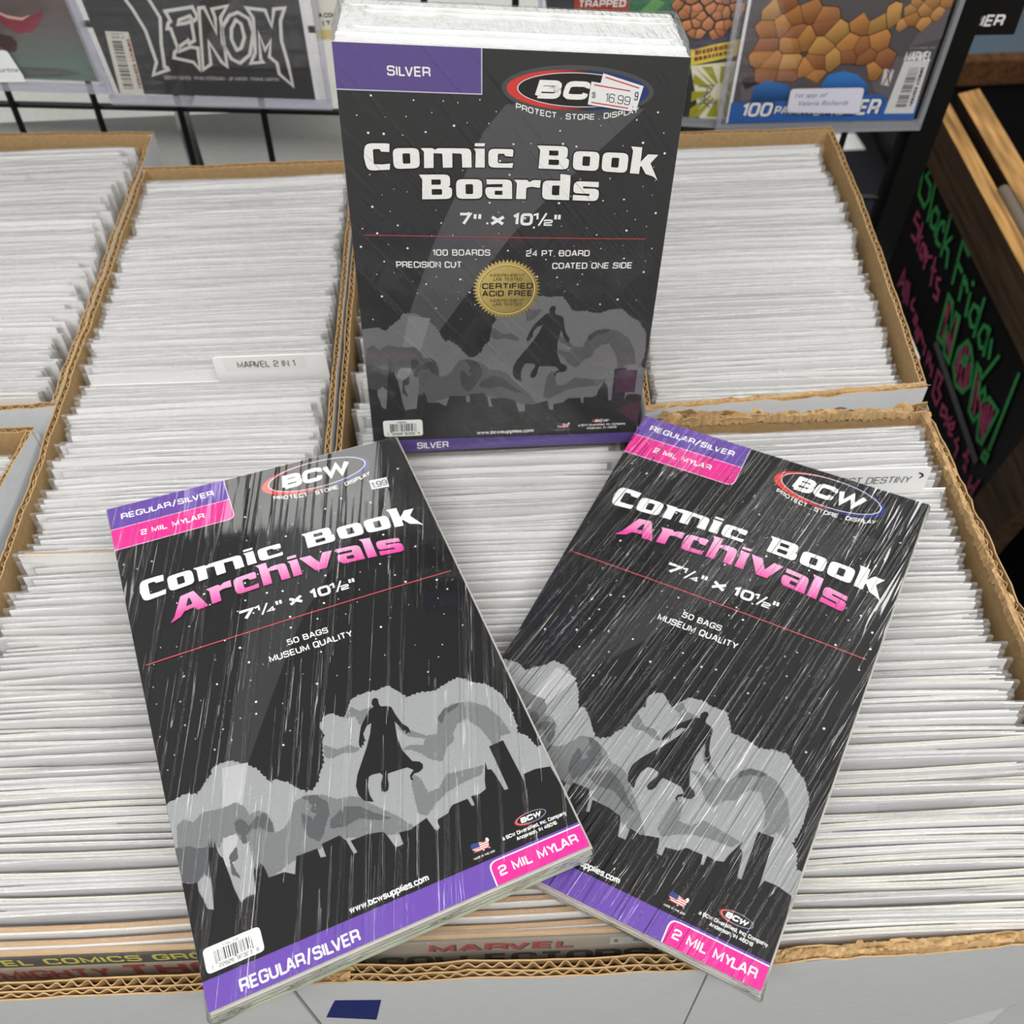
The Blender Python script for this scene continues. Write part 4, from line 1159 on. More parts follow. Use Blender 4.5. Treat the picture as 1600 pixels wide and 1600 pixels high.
BOX_A = carton_box('long white cardboard box packed with comics at left, under the left wrapped pack', (-.3345, .1245), (-.1185, .1265), (-.1290, .8245), (-.3250, .8260),
                   (.0085, .0042, .0045, .0042), (2, 1, 1, 1), (0, -.002, 0, .0003), (.0010, .0012, .0005, .0009), notch=(((.25, .022, -.004),), (), (), ()), seed=1)
BOX_B = carton_box('long white cardboard box packed with comics in the middle, blue tape on its front', (-.1165, .1268), (.0832, .1262), (.0925, .8300), (-.1270, .8240),
                   (.0085, .0042, .0045, .0042), (2, 1, 1, 1), (0, 0, 0, .001), (.0014, .0010, .0005, .0012), notch=(((.08, .06, .002), (.42, .03, .003), (.30, .06, -.002)), (), (), ()), seed=2)
BOX_C = carton_box('short white cardboard comic box at front right, under the right wrapped pack', (.0846, .1265), (.3030, .1340), (.2900, .4900), (.0950, .4925),
                   (.0070, .0048, .0065, .0042), (1, 1, 1, 1), (0, .005, 0, 0), (.0022, .0014, .0030, .0010), notch=(((.35, .05, -.001), (.62, .08, .002)), (), ((.55, .2, -.002),), ()), seed=3)
BOX_F = carton_box('short white cardboard comic box at back right, behind the one with torn rim', (.0948, .4965), (.2970, .5085), (.3045, .8440), (.1005, .8480),
                   (.0055, .0045, .0045, .0042), (1, 1, 1, 1), (0, .003, 0, 0), (.0012, .0006, .0004, .0008), seed=4)
BOX_D = carton_box('short white cardboard comic box at back left, beyond the small gap', (-.5450, .5230), (-.3299, .5255), (-.3258, .8840), (-.5420, .8990),
                   (.0055, .0042, .0045, .0042), (1, 1, 1, 1), (0, 0, 0, 0), (.0010, .0010, .0004, .0008), seed=5)
BOX_E = carton_box('short white cardboard comic box at far left edge, only its corner in view', (-.60, .15), (-.402, .152), (-.3395, .5060), (-.545, .5110),
                   (.0055, .0042, .0045, .0042), (1, 1, 1, 1), (0, 0, 0, 0), (.0010, .0010, .0006, .0008), seed=6)
def wall_of(box, nm): return [c for c in box.children if c.name.split('.')[0] == nm][0]


torn_rim(wall_of(BOX_C, 'front_panel'), (.0846, .1265), (.3030, .1340), (-.034, 1), .0070, .0012, .0022, 1)
torn_rim(wall_of(BOX_C, 'back_panel'), (.2900, .4900), (.0950, .4925), (-.013, -1), .0065, .0006, .0034, 2, .05, .95)
torn_rim(wall_of(BOX_C, 'side_panel'), (.3040, .1400), (.2905, .4850), (-1, -.03), .0048, .0002, .0012, 3, .35, 1.0)
torn_rim(wall_of(BOX_F, 'front_panel'), (.0948, .4965), (.2970, .5085), (-.06, 1), .0055, .0000, .0010, 4)
torn_rim(wall_of(BOX_B, 'front_panel'), (-.1165, .1268), (.0832, .1262), (0, 1), .0085, .0016, .0020, 5, .0, .14)
torn_rim(wall_of(BOX_A, 'front_panel'), (-.3345, .1245), (-.1185, .1265), (0, 1), .0085, .0004, .0014, 7, .05, .22)
# blue tape on the front of the middle box
mb = MB()
S = Plane((0, .1266, 0), (1, -.003, 0), (0, 0, 1))
q = [(-111, -67), (-87, -76), (-77.5, -32), (-101, -29.5)]
q = [(-111.5, -66), (-86, -75.5), (-85, -70), (-78, -33), (-101, -30.5), (-104, -40)]
poly(mb, S, q, lin('#12226e'), .35)
for i in range(len(q)):
    a, b = q[i], q[(i + 1) % len(q)]
    mb.face([S(*a, .35), S(*b, .35), S(*b, 0), S(*a, 0)], lin('#12226e'))
o = under(BOX_B, mb.build('tape', PLAIN)); o['label'] = 'blue painter tape'

# ------------------------------------------------------------------ bagged comics
NV = 7
CW, CH = .172, .2628


def comic_parts(seed, tan=False, cover=None):
    rr = random.Random(seed)
    bow = rr.uniform(-.0022, .0022); sk = rr.uniform(-.0016, .0016)
    n = 8
    cov = cover or lin(rr.choice(['#3a3440', '#5a2a2a', '#25344e', '#3d4a38', '#6b5a34', '#222226', '#7a6f66']))
    page = lin(rr.choice(['#efece4', '#e7e1d0', '#f3f0ea', '#e6e4e2'])) if not tan else lin('#c99a5c')
    brd = lin(rr.choice(['#f6f6f7', '#f1f0f3', '#f6f5f2', '#ececee', '#f3eee2']))

    def y(x): return bow * (1 - (2 * x / CW) ** 2) + sk * (x / CW)
    xs = [-CW / 2 + CW * i / n for i in range(n + 1)]
    th = rr.uniform(.0019, .0026) if not tan else .0034

    def sheet(mb, w_, y0, y1, z0, z1, cf, ct, cb, jag=0.0, mat=0):
        k = w_ / CW
        zt = [z1 + rr.gauss(0, jag) for _ in xs]
        A = [[(x * k, y(x) + y0, z0) for x in xs], [(x * k, y(x) + y0, zt[i]) for i, x in enumerate(xs)]]
        B = [[(x * k, y(x) + y1, z0) for x in xs], [(x * k, y(x) + y1, zt[i]) for i, x in enumerate(xs)]]
        mb.grid(A, cf); mb.grid([A[1], B[1]], ct); mb.grid([B[1], B[0]], cb)
        for i in (0, -1):
            q = (A[0][i], B[0][i], B[1][i], A[1][i])
            mb.face(q if i else q[::-1], cb)
    bk = MB(); sheet(bk, .168, 0, th, 0, CH, cov, page, cov, .0002)
    bd = MB(); sheet(bd, .175, -.0012, -.0001, 0, .2650, brd, brd, brd)
    bg = MB()
    wv = [rr.gauss(0, .0005) for _ in xs]
    kb = .182 / CW
    prof = ((-.0014, .0), (-.0014, .20), (-.0015, .2652), (-.0008, .2664), (.0004, .2662), (th + .0003, .2636), (th + .0003, .20), (th + .0003, 0))
    Pg = [[(x * kb, y(x) + py, pz + (wv[i] if pz > .25 else 0)) for i, x in enumerate(xs)] for py, pz in prof]
    sv = rr.uniform(0, 5)
    bg.grid(Pg, WHITE, 0, [[(x + sv, k * .03 + sv) for x in xs] for k in range(len(prof))])
    return bk, bd, bg


VAR = [comic_parts(100 + i) for i in range(NV)]
VM = [(a.mesh('comic_book', [PAPER]), b.mesh('backing_board', [BOARD_WHITE]), c.mesh('plastic_bag', [BAG], True)) for a, b, c in VAR]
VTAN = comic_parts(55, True)
VT = (VTAN[0].mesh('comic_book', [PAPER]), VTAN[1].mesh('backing_board', [BOARD_WHITE]), VTAN[2].mesh('plastic_bag', [BAG], True))
made = []


def put_comic(var, loc, rot, sz, label, group, name='bagged_comic'):
    a, b, c = var
    o = bpy.data.objects.new(name, a)
    o.location = loc; o.rotation_euler = rot; o.scale = (1, 1, sz)
    COL.objects.link(o)
    tag(o, label, 'comic', group)
    for nm, me in (('backing_board', b), ('plastic_bag', c)):
        k = bpy.data.objects.new(nm, me); k.parent = o
        COL.objects.link(k)
    made.append(o)
    return o


rest = {'v': [], 'f': [], 'm': [], 'c': [], 'uv': []}


def rest_comic(v, loc, rot, sz):
    from mathutils import Euler
    Mx = Matrix.Translation(loc) @ Euler(rot).to_matrix().to_4x4() @ Matrix.Diagonal((1, 1, sz, 1))
    for k, mb in enumerate(v):
        b = len(rest['v'])
        rest['v'] += [tuple(Mx @ Vector(p)) for p in mb.v]
        rest['f'] += [tuple(i + b for i in f) for f in mb.f]
        rest['m'] += [k] * len(mb.f); rest['c'] += mb.c; rest['uv'] += mb.uv


def fill(xl, xr, y0, y1, pitch, single, label, group, seed, ztop=0.0, lean0=2.5, lean1=7.0, skip=(), amp=.0026, xoff=0.0, tilt=0.0):
    """a row of comics from y0 (front) to y1 (back); xl, xr inner side walls as functions of y; single(y) -> own object?"""
    rr = random.Random(seed)
    yy = y0
    drift = 0
    while yy < y1:
        t = (yy - y0) / (y1 - y0)
        ln = math.radians(lean0 + (lean1 - lean0) * math.sin(math.pi * min(1, t * 1.0)) + rr.gauss(0, .35))
        drift = .82 * drift + rr.gauss(0, amp * .5)
        zt = ztop + max(-.006, min(.0035, drift)) + rr.gauss(0, .0007)
        if any(a <= yy <= b for a, b in skip):
            yy += pitch; continue
        wdt = .182
        a, b = xl(yy) + wdt / 2 + .002, xr(yy) - wdt / 2 - .002
        x = (a + b) / 2 + xoff + rr.uniform(-.5, .5) * max(0, b - a) + rr.gauss(0, .0005)
        x = min(max(x, a), b) if b > a else (a + b) / 2
        H = (zt - ZB) / math.cos(ln)
        sz = H / .2665
        yb = yy - math.sin(ln) * H
        v = rr.randrange(NV)
        rot = (-ln, rr.gauss(0, .004), rr.gauss(0, .006) + tilt)
        if single(yy):
            lb, gr = label(yy) if callable(label) else (label, group)
            put_comic(VM[v], (x, yb, ZB + .0006), rot, sz, lb, gr)
        else:
            rest_comic(VAR[v], (x, yb, ZB + .0006), rot, sz)
        yy += pitch * rr.uniform(.84, 1.16)


def lerp2(y0, x0, y1, x1): return lambda y: x0 + (x1 - x0) * (y - y0) / (y1 - y0)


fill(lerp2(.13, -.330, .82, -.3205), lerp2(.13, -.1235, .82, -.134), .166, .806, .0043, lambda y: y < .60,
     lambda y: ('bagged white-backed comic in the long left box, behind the white divider card with typed tab', 'comics behind the left divider card') if y > .55 else
     (('bagged white-backed comic in the long left box, between proud tan-edged comic and divider card', 'comics before the left divider card') if y > .39 else
      ('bagged white-backed comic in front part of the long left box, before the proud tan-edged comic', 'comics in the front part of the long left box')), '', 21, -.002, 2.0, 7, skip=((.545, .556),))
fill(lerp2(.13, -.112, .82, -.1225), lerp2(.13, .0785, .82, .0880), .170, .812, .0043, lambda y: y < .455,
     'bagged comic with white backing board, filed in the long middle box', 'comics in the long middle box', 22, -.001, 2.0, 6)
fill(lerp2(.13, .0895, .49, .0995), lerp2(.13, .297, .49, .2845), .1405, .474, .0043, lambda y: True,
     lambda y: ('bagged white-backed comic in the front right box, behind the grey-lettered divider card', 'comics behind the right divider card') if y > .42 else
     ('bagged white-backed comic in the front right box, before the grey-lettered divider card', 'comics before the right divider card'), '', 23, -.002, 2.0, 5, skip=((.416, .426),), xoff=-.004)
fill(lerp2(.50, .0995, .84, .1050), lerp2(.50, .2915, .84, .2995), .512, .826, .0045, lambda y: y < .662,
     'bagged comic with white backing board, filed in the back right box', 'comics in the back right box', 24, -.004, 2.0, 5, xoff=-.004)
fill(lerp2(.52, -.540, .88, -.5375), lerp2(.52, -.337, .88, -.3320), .540, .872, .0045, lambda y: False, '', '', 25, -.005, 2, 6)
fill(lerp2(.15, -.595, .50, -.541), lerp2(.15, -.407, .50, -.345), .33, .49, .0045, lambda y: False, '', '', 26, -.006, 2, 6)

r = MB()
r.v, r.f, r.m, r.c, r.uv = rest['v'], rest['f'], rest['m'], rest['c'], rest['uv']
o = r.build('bagged_comics', [PAPER, BOARD_WHITE, BAG], None, True)
o.data.polygons.foreach_set('use_smooth', [m == 2 for m in r.m])
tag(o, 'remaining white-backed bagged comics packed tight in the rear and leftmost boxes', 'comics', kind='stuff')


# comics whose covers or page edges show
def special(mesh_var, x, ytop, zt, lean, label, name='bagged_comic'):
    ln = math.radians(lean); H = (zt - ZB) / math.cos(ln)
    return put_comic(mesh_var, (x, ytop - math.sin(ln) * H, ZB + .0006), (-ln, 0, 0), H / .2665, label, 'comics with covers or page edges showing')


def cover_comic(x, ytop, zt, lean, label, face, paint):
    """front comic facing the viewer: thick booklet with a printed cover"""
    ln = math.radians(lean); H = (zt - ZB) / math.cos(ln)
    mb = MB(); mb.box((-.086, 0, 0), (.086, .003, H), face); mb.c[1] = [lin('#cda05f')] * 4
    o = mb.build('cover_comic', PAPER)
    o.location = (x, ytop - math.sin(ln) * H, ZB + .0006); o.rotation_euler = (-ln, 0, 0)
    tag(o, label, 'comic')
    S = Plane((0, -.0003, 0), (1, 0, 0), (0, 0, 1))
    pr = MB(); paint(pr, S, H * 1000)
    k = pr.build('cover_print', INK_MATT); k.parent = o
    bb = MB(); n = 8
    P = [[(-.091 + .182 * i / n, yv, zv) for i in range(n + 1)] for yv, zv in ((-.0016, 0), (-.0016, H), (-.0006, H + .004), (.002, H + .004), (.0042, H - .004), (.0042, 0))]
    bb.grid(P, WHITE, 0, [[(i * .02, j * .05) for i in range(n + 1)] for j in range(6)])
    k = bb.build('plastic_bag', BAG, None, True); k.parent = o
    return o


def thor(pr, S, H):
    poly(pr, S, rect(-86, H - 15, 86, H - 1), lin('#1a1a14'), .1, 200)
    text(pr, S, 'MARVEL COMICS GROUP', -76, 80, H - 12.5, 9, lin('#f0ee46'), .2, .035, 0, up=1)
    poly(pr, S, rect(-86, H - 60, 86, H - 15), lin('#ddd2bc'), .05, 200)
    text(pr, S, 'THE MIGHTY', -84, 8, H - 34, 14, lin('#cf2c22'), .2, .05, 0, up=1)
    text(pr, S, 'THOR', 16, 84, H - 34, 17, lin('#d62620'), .2, .06, 0, up=1)
    poly(pr, S, rect(-86, 0, 86, H - 42), lin('#14110f'), .15, 300)
    poly(pr, S, rect(60, H - 35, 85, H - 24, 2), lin('#c9c9c6'), .3, 100)


def marvel_grey(pr, S, H):
    poly(pr, S, rect(-86, 0, 86, H - 1), lin('#c0b7a5'), .05, 300)
    poly(pr, S, rect(-86, H - 60, -70, H - 1), lin('#9a4a30'), .1, 200)
    text(pr, S, 'MARVEL', -34.5, 38, H - 18.2, 10.5, lin('#15100f'), .15, .06, .1, up=1)
    text(pr, S, 'MARVEL', -36, 37, H - 17.4, 10.5, lin('#cc2334'), .25, .05, .1, up=1)
    text(pr, S, "COLLECTORS'", -62, 80, H - 40, 18, lin('#100d0b'), .15, .06, 0, up=1)
    poly(pr, S, rect(55, H - 15, 84, H - 5, 1), lin('#dcdcda'), .3, 100)
    text(pr, S, '$', 57, 59, H - 12, 4, lin('#333333'), .4, 0, 0, up=1)
    text(pr, S, '10.00', 66, 80, H - 12, 4, lin('#333333'), .4, 0, 0, up=1)


def face_down(S): return S


S_front = None
cover_comic(-.2265, .1465, -.004, 3, 'old comic with yellow lettering on black at the front of the left box', lin('#1a1714'), thor)
special(VT, -.2265, .1525, -.001, 3, 'bagged comic with tan page edges just behind the yellow-lettered comic')
special(VT, -.2260, .1592, .000, 3, 'bagged comic with tan page edges, second behind the yellow-lettered comic')
cover_comic(-.0165, .1460, -.002, 3, 'grey comic with red block lettering at the front of the middle box', lin('#a59c8c'), marvel_grey)
special(VT, -.0175, .1515, -.001, 3, 'bagged comic with tan page edges just behind the red-lettered grey comic')
special(VT, -.0165, .1580, .000, 3, 'bagged comic with tan page edges, second behind the red-lettered grey comic')
special(VT, -.0180, .1642, .001, 3, 'bagged comic with tan page edges, third behind the red-lettered grey comic')
special(VT, -.2300, .3900, .006, 4, 'bagged comic with tan page edges standing proud left of the left pack')


# divider cards
def divider(label, x0, x1, y, zt, tab0, tab1, ztab, paint, lean=3, hole=False):
    ln = math.radians(lean)
    t = thing('divider_card', label, 'divider', ((x0 + x1) / 2, y, ZB), 'title dividers in the boxes')
    S = Plane((0, y, 0), (1, -.01, 0), (0, math.sin(ln), math.cos(ln)))
    loop = [(x0 * 1000, (ZB + .001) * 1000), (x1 * 1000, (ZB + .001) * 1000), (x1 * 1000, zt * 1000)]
    loop += [(tab1 * 1000, zt * 1000), (tab1 * 1000, ztab * 1000, 4), (tab0 * 1000, ztab * 1000, 4), (tab0 * 1000, zt * 1000)]
    if tab0 - x0 > .002: loop += [(x0 * 1000, zt * 1000)]
    lp = rounded(loop)
    mb = MB(); c = lin('#f1f2f3')
    poly(mb, S, [lp], c, 0, 400)
    mb2 = MB()
    for i in range(len(lp)):
        a, b = lp[i], lp[(i + 1) % len(lp)]
        mb.face([S(*a, 0), S(*b, 0), S(*b, -.8), S(*a, -.8)], c)
    mb.face([S(*p, -.8) for p in lp][::-1], c)
    under(t, mb.build('card', PLAIN))
    pr = MB(); paint(pr, S)
    under(t, pr.build('lettering', INK_MATT))


divider('white divider card with black typed tab standing in the long left box', -.3135, -.1345, .5500, -.007, -.2165, -.1335, .0160,
        lambda m, S: (poly(m, S, rect(-209, 3, -149, 15.4), lin('#e9e9e8'), .2, 200), text(m, S, 'MARVEL 2 IN 1', -199, -157, 5.6, 6.0, lin('#303034'), .4, .0, 0, up=1)), 3)
divider('white divider card with grey slanted capitals beside the right wrapped pack', .0985, .2835, .4205, -.002, .0995, .2690, .0190,
        lambda m, S: (text(m, S, 'MANIFEST DESTINY', 192, 258, 5, 6.5, lin('#77797c'), .3, 0, .2, up=1), stroke(m, S, [(262, 14), (264, 13), (265, 11), (263.5, 9.5)], 1.2, lin('#1b1b1c'), .3)), 3)


# ------------------------------------------------------------------ the three packs
def clampu(pts, w_, h_): return [(min(max(a, 0), w_), min(max(b, 0), h_)) for a, b in pts]


def bumpy(pts, amp, seed):
    """scallop a cloud outline"""
    rr = random.Random(seed)
    o = []
    for i in range(len(pts) - 1):
        a, b = Vector(pts[i]), Vector(pts[i + 1])
        d = b - a
        k = max(1, int(d.length / 2.2))
        nn = Vector((d.y, -d.x)).normalized() if d.length else Vector((0, 0))
        for j in range(k):
            o.append(tuple(a + d * (j / k)))
            o.append(tuple(a + d * ((j + .5) / k) + nn * amp * rr.uniform(.3, 1.2)))
    o.append(pts[-1])
    return o


def bcw_logo(mb, S, cx, cy_, a, b, inner, word, h, glow=None):
    red, blu, dk = lin('#d63a34'), lin('#1f3278'), (.02, .02, .03)

    def rc(u, v):
        t = (u - (cx - a)) / (2 * a)
        if t < .55: return mixc(red, dk, max(0, (t - .30) / .25)) if t > .30 else red
        return mixc(dk, blu, min(1, (t - .55) / .18))
    if glow:
        poly(mb, S, ellipse(cx, cy_, a * 1.07, b * 1.22), glow, h - .04, 20)
    n = 48
    icx, icy, ia, ib = inner
    o1, o2, o3 = ellipse(cx, cy_, a, b, n), ellipse(icx, icy, ia * 1.02, ib * 1.05, n), ellipse(icx, icy, ia, ib, n)
    ring(mb, S, o1, o2, rc, h)
    ring(mb, S, o2, o3, lin('#d8d8e2'), h + .02)
    poly(mb, S, o3, (.008, .008, .009), h, 20)
    w0, w1, base, cap = word
    text(mb, S, 'BCW', w0, w1, base, cap, WHITE, h + .06, .075, .25, tight=True)


def arc_text(mb, S, s, u0, u1, base, dip, cap, h):
    m = (u0 + u1) / 2
    text(mb, S, s, u0, u1, base, cap, WHITE, h, .012, 0, warp=lambda u, v: (u, v + dip * (1 - ((u - m) / ((u1 - u0) / 2)) ** 2)))


def usa_flag(mb, S, u0, v0, u1, v1, h):
    o = [(0, .15), (.12, .02), (.45, .12), (.62, .18), (.70, .32), (.80, .22), (.88, -.02), (.97, .02), (1.0, .25), (.90, .45), (.92, .62), (.86, .72), (.92, .98), (.84, .90), (.78, .78), (.62, .84), (.58, 1.0), (.48, .84), (.34, .82), (.12, .72), (.03, .5)]
    q = [(u0 + (u1 - u0) * a, v0 + (v1 - v0) * b) for a, b in o]
    poly(mb, S, q, lin('#e8e4e2'), h, 10)
    for k in range(4):
        b0 = .2 + k * .19
        xa, xb = (.45 if k < 2 else .05), .9
        poly(mb, S, [(u0 + (u1 - u0) * xa, v0 + (v1 - v0) * b0), (u0 + (u1 - u0) * xb, v0 + (v1 - v0) * (b0 + .02)), (u0 + (u1 - u0) * xb, v0 + (v1 - v0) * (b0 + .11)), (u0 + (u1 - u0) * xa, v0 + (v1 - v0) * (b0 + .09))], lin('#c0393a'), h + .03, 10)
    poly(mb, S, [(u0 + (u1 - u0) * a, v0 + (v1 - v0) * b) for a, b in ((0, .15), (.12, .02), (.45, .12), (.45, .55), (.02, .5))], lin('#34407e'), h + .05, 10)


def barcode_label(S, u0, v0, u1, v1, h, top_line, digits, seed):
    mb = MB()
    poly(mb, S, rect(u0, v0, u1, v1, 2.2), WHITE, h, 14)
    wd, hh = u1 - u0, v1 - v0
    barcode(mb, S, u0 + wd * .17, v0 + hh * .22, u0 + wd * .84, v0 + hh * .76, h + .06, seed)
    text(mb, S, top_line, u0 + wd * .34, u0 + wd * .62, v0 + hh * .19, hh * .10, BLACK, h + .06, .015, .1)
    poly(mb, S, rect(u0 + wd * .22, v0 + hh * .70, u0 + wd * .48, v0 + hh * .78), WHITE, h + .08, 30)
    poly(mb, S, rect(u0 + wd * .53, v0 + hh * .70, u0 + wd * .79, v0 + hh * .78), WHITE, h + .08, 30)
    d = digits.split()
    for s_, a, b in ((d[0], .09, .12), (d[1], .22, .48), (d[2], .53, .79), (d[3], .87, .91)):
        text(mb, S, s_, u0 + wd * a, u0 + wd * b, v0 + hh * .92, hh * .16, BLACK, h + .1, .01)
    return mb


def artwork(mb, S, w_, h_, du, dv, cut, beam, beam_l, stars, seed, tones, man_du=0, man_dv=0):
    """night sky with clouds, searchlight beam, skyline and the caped figure; cut = v where the black town ends"""
    base, lt, md, dk2, bm, bm2 = tones
    sh = lambda L, a=du, b=dv: [(p[0] + a, p[1] + b) for p in L]
    poly(mb, S, clampu(beam, w_, h_), bm, .06)
    cl = bumpy(sh(CLOUD_TOP), .9, seed)
    cl = clampu([(-3, cl[0][1])] + cl + [(w_ + 3, cl[-1][1] - 4), (w_ + 3, cut), (-3, cut)], w_, cut)
    poly(mb, S, cl, lt, .12)
    poly(mb, S, clampu(beam_l, w_, h_), bm2, .16)
    for q in CLOUD_MID:
        poly(mb, S, clampu(bumpy(sh(q + [q[0]]), .5, seed + 1)[:-1], w_, cut), md, .19)
    for q in CLOUD_DARK:
        poly(mb, S, clampu(bumpy(sh(q + [q[0]]), .45, seed + 2)[:-1], w_, cut), dk2, .25)
    sk = clampu([(-3, sh(SKYLINE)[0][1])] + sh(SKYLINE) + [(w_ + 3, sh(SKYLINE)[-1][1] + 3), (w_ + 3, cut + 2), (-3, cut + 2)], w_, h_)
    poly(mb, S, sk, base, .31)
    poly(mb, S, sh(CAPED, du + man_du, dv + man_dv), base, .31)
    rr = random.Random(seed)
    topline = sh(CLOUD_TOP)
    put = []
    for _ in range(stars * 6):
        if len(put) >= stars: break
        u, v = rr.uniform(3, w_ - 3), rr.uniform(24, 235 + dv)
        lim = min(p[1] for p in topline if abs(p[0] - u) < 14)
        if v > lim - 3 or any((a - u) ** 2 + (b - v) ** 2 < 49 for a, b in put): continue
        put.append((u, v))
        r_ = rr.choice((.25, .3, .35, .45, .55, .68))
        poly(mb, S, ellipse(u, v, r_, r_, 8), lin('#e9eaee'), .10, 30)


def slabs(parent, name, S, w_, h_, n, z0, z1, col, mat, seed, jit=.6):
    """n thin sheets between heights z0 and z1 (mm below the card), each a bit off"""
    rr = random.Random(seed)
    mb = MB()
    for i in range(n):
        a, b = z0 + (z1 - z0) * i / n, z0 + (z1 - z0) * (i + .86) / n
        j = [rr.uniform(-jit, jit) for _ in range(4)]
        c = tuple(v * rr.uniform(.86, 1.08) for v in col)
        q = [S(-j[0], -j[1], a), S(w_ + j[2], -j[1], a), S(w_ + j[2], h_ + j[3], a), S(-j[0], h_ + j[3], a)]
        p = [S(-j[0], -j[1], b), S(w_ + j[2], -j[1], b), S(w_ + j[2], h_ + j[3], b), S(-j[0], h_ + j[3], b)]
        base = len(mb.v); mb.v += [tuple(x) for x in q + p]
        for f in ((0, 1, 2, 3), (7, 6, 5, 4), (0, 4, 5, 1), (1, 5, 6, 2), (2, 6, 7, 3), (3, 7, 4, 0)):
            mb.f.append(tuple(base + x for x in f)); mb.m.append(0); mb.c.append([c] * 4); mb.uv.append([(0, 0)] * 4)
    return under(parent, mb.build(name, mat))


def wrap(parent, S, w_, h_, depth, mats, seed, over=.8):
    """shrink film: domed top sheet plus skirts down the four sides"""
    rr = random.Random(seed)
    nu, nv = 30, 46
    mb = MB()
    P = [[S(w_ * i / nu, h_ * j / nv, .75) for i in range(nu + 1)] for j in range(nv + 1)]
    UV = [[(w_ * i / nu / 1000, h_ * j / nv / 1000) for i in range(nu + 1)] for j in range(nv + 1)]
    mb.grid(P, WHITE, 0, UV, flip=True)
    edge = [(i * w_ / nu, 0, 0, -1) for i in range(nu + 1)] + [(w_, j * h_ / nv, 1, 0) for j in range(nv + 1)] + [(w_ - i * w_ / nu, h_, 0, 1) for i in range(nu + 1)] + [(0, h_ - j * h_ / nv, -1, 0) for j in range(nv + 1)]
    rows = []
    for k, (dz, ov) in enumerate(((.75, 0), (-.3 * depth, over), (-.7 * depth, over * 1.4), (-depth, over * .8))):
        row = []
        for (u, v, nx, ny) in edge:
            cr = min(min(abs(u), abs(u - w_)) + min(abs(v), abs(v - h_)), 14)
            pk = (1 - cr / 14) * 1.6 if k else 0
            j = rr.gauss(0, .22) if k else 0
            cu = (1 if u > w_ / 2 else -1) * pk * .8
            cv = (1 if v > h_ / 2 else -1) * pk * .8
            row.append(S(u + nx * (ov + j) + cu, v + ny * (ov + j) + cv, dz))
        rows.append(row)
    arc = [i * .008 for i in range(len(edge))]
    mb.grid(rows, WHITE, 1, [[(a, k * .005) for a in arc] for k in range(4)])
    o = under(parent, mb.build('shrink_wrap', mats, None, True))
    return o


def card(parent, S, w_, h_, col, edge):
    mb = MB(); nu, nv = 20, 32
    mb.grid([[S(w_ * i / nu, h_ * j / nv, 0) for i in range(nu + 1)] for j in range(nv + 1)], col, flip=True)
    per = [(0, 0), (w_, 0), (w_, h_), (0, h_)]
    for k in range(4):
        a, b = per[k], per[(k + 1) % 4]
        for i in range(20):
            p = (a[0] + (b[0] - a[0]) * i / 20, a[1] + (b[1] - a[1]) * i / 20)
            q = (a[0] + (b[0] - a[0]) * (i + 1) / 20, a[1] + (b[1] - a[1]) * (i + 1) / 20)
            mb.face([S(*p, 0), S(*p, -.7), S(*q, -.7), S(*q, 0)], edge)
    mb.face([S(*p, -.7) for p in per], edge)
    return under(parent, mb.build('cover_card', INK))


def kid(mb, nm, parent, mat=None):
    o = mb.build(nm, mat or INK); o.parent = parent
    return o


CARD_BLACK = lin('#0c0c0e')
PK_T, PK_B = lin('#f3b9dc'), lin('#e0479f')


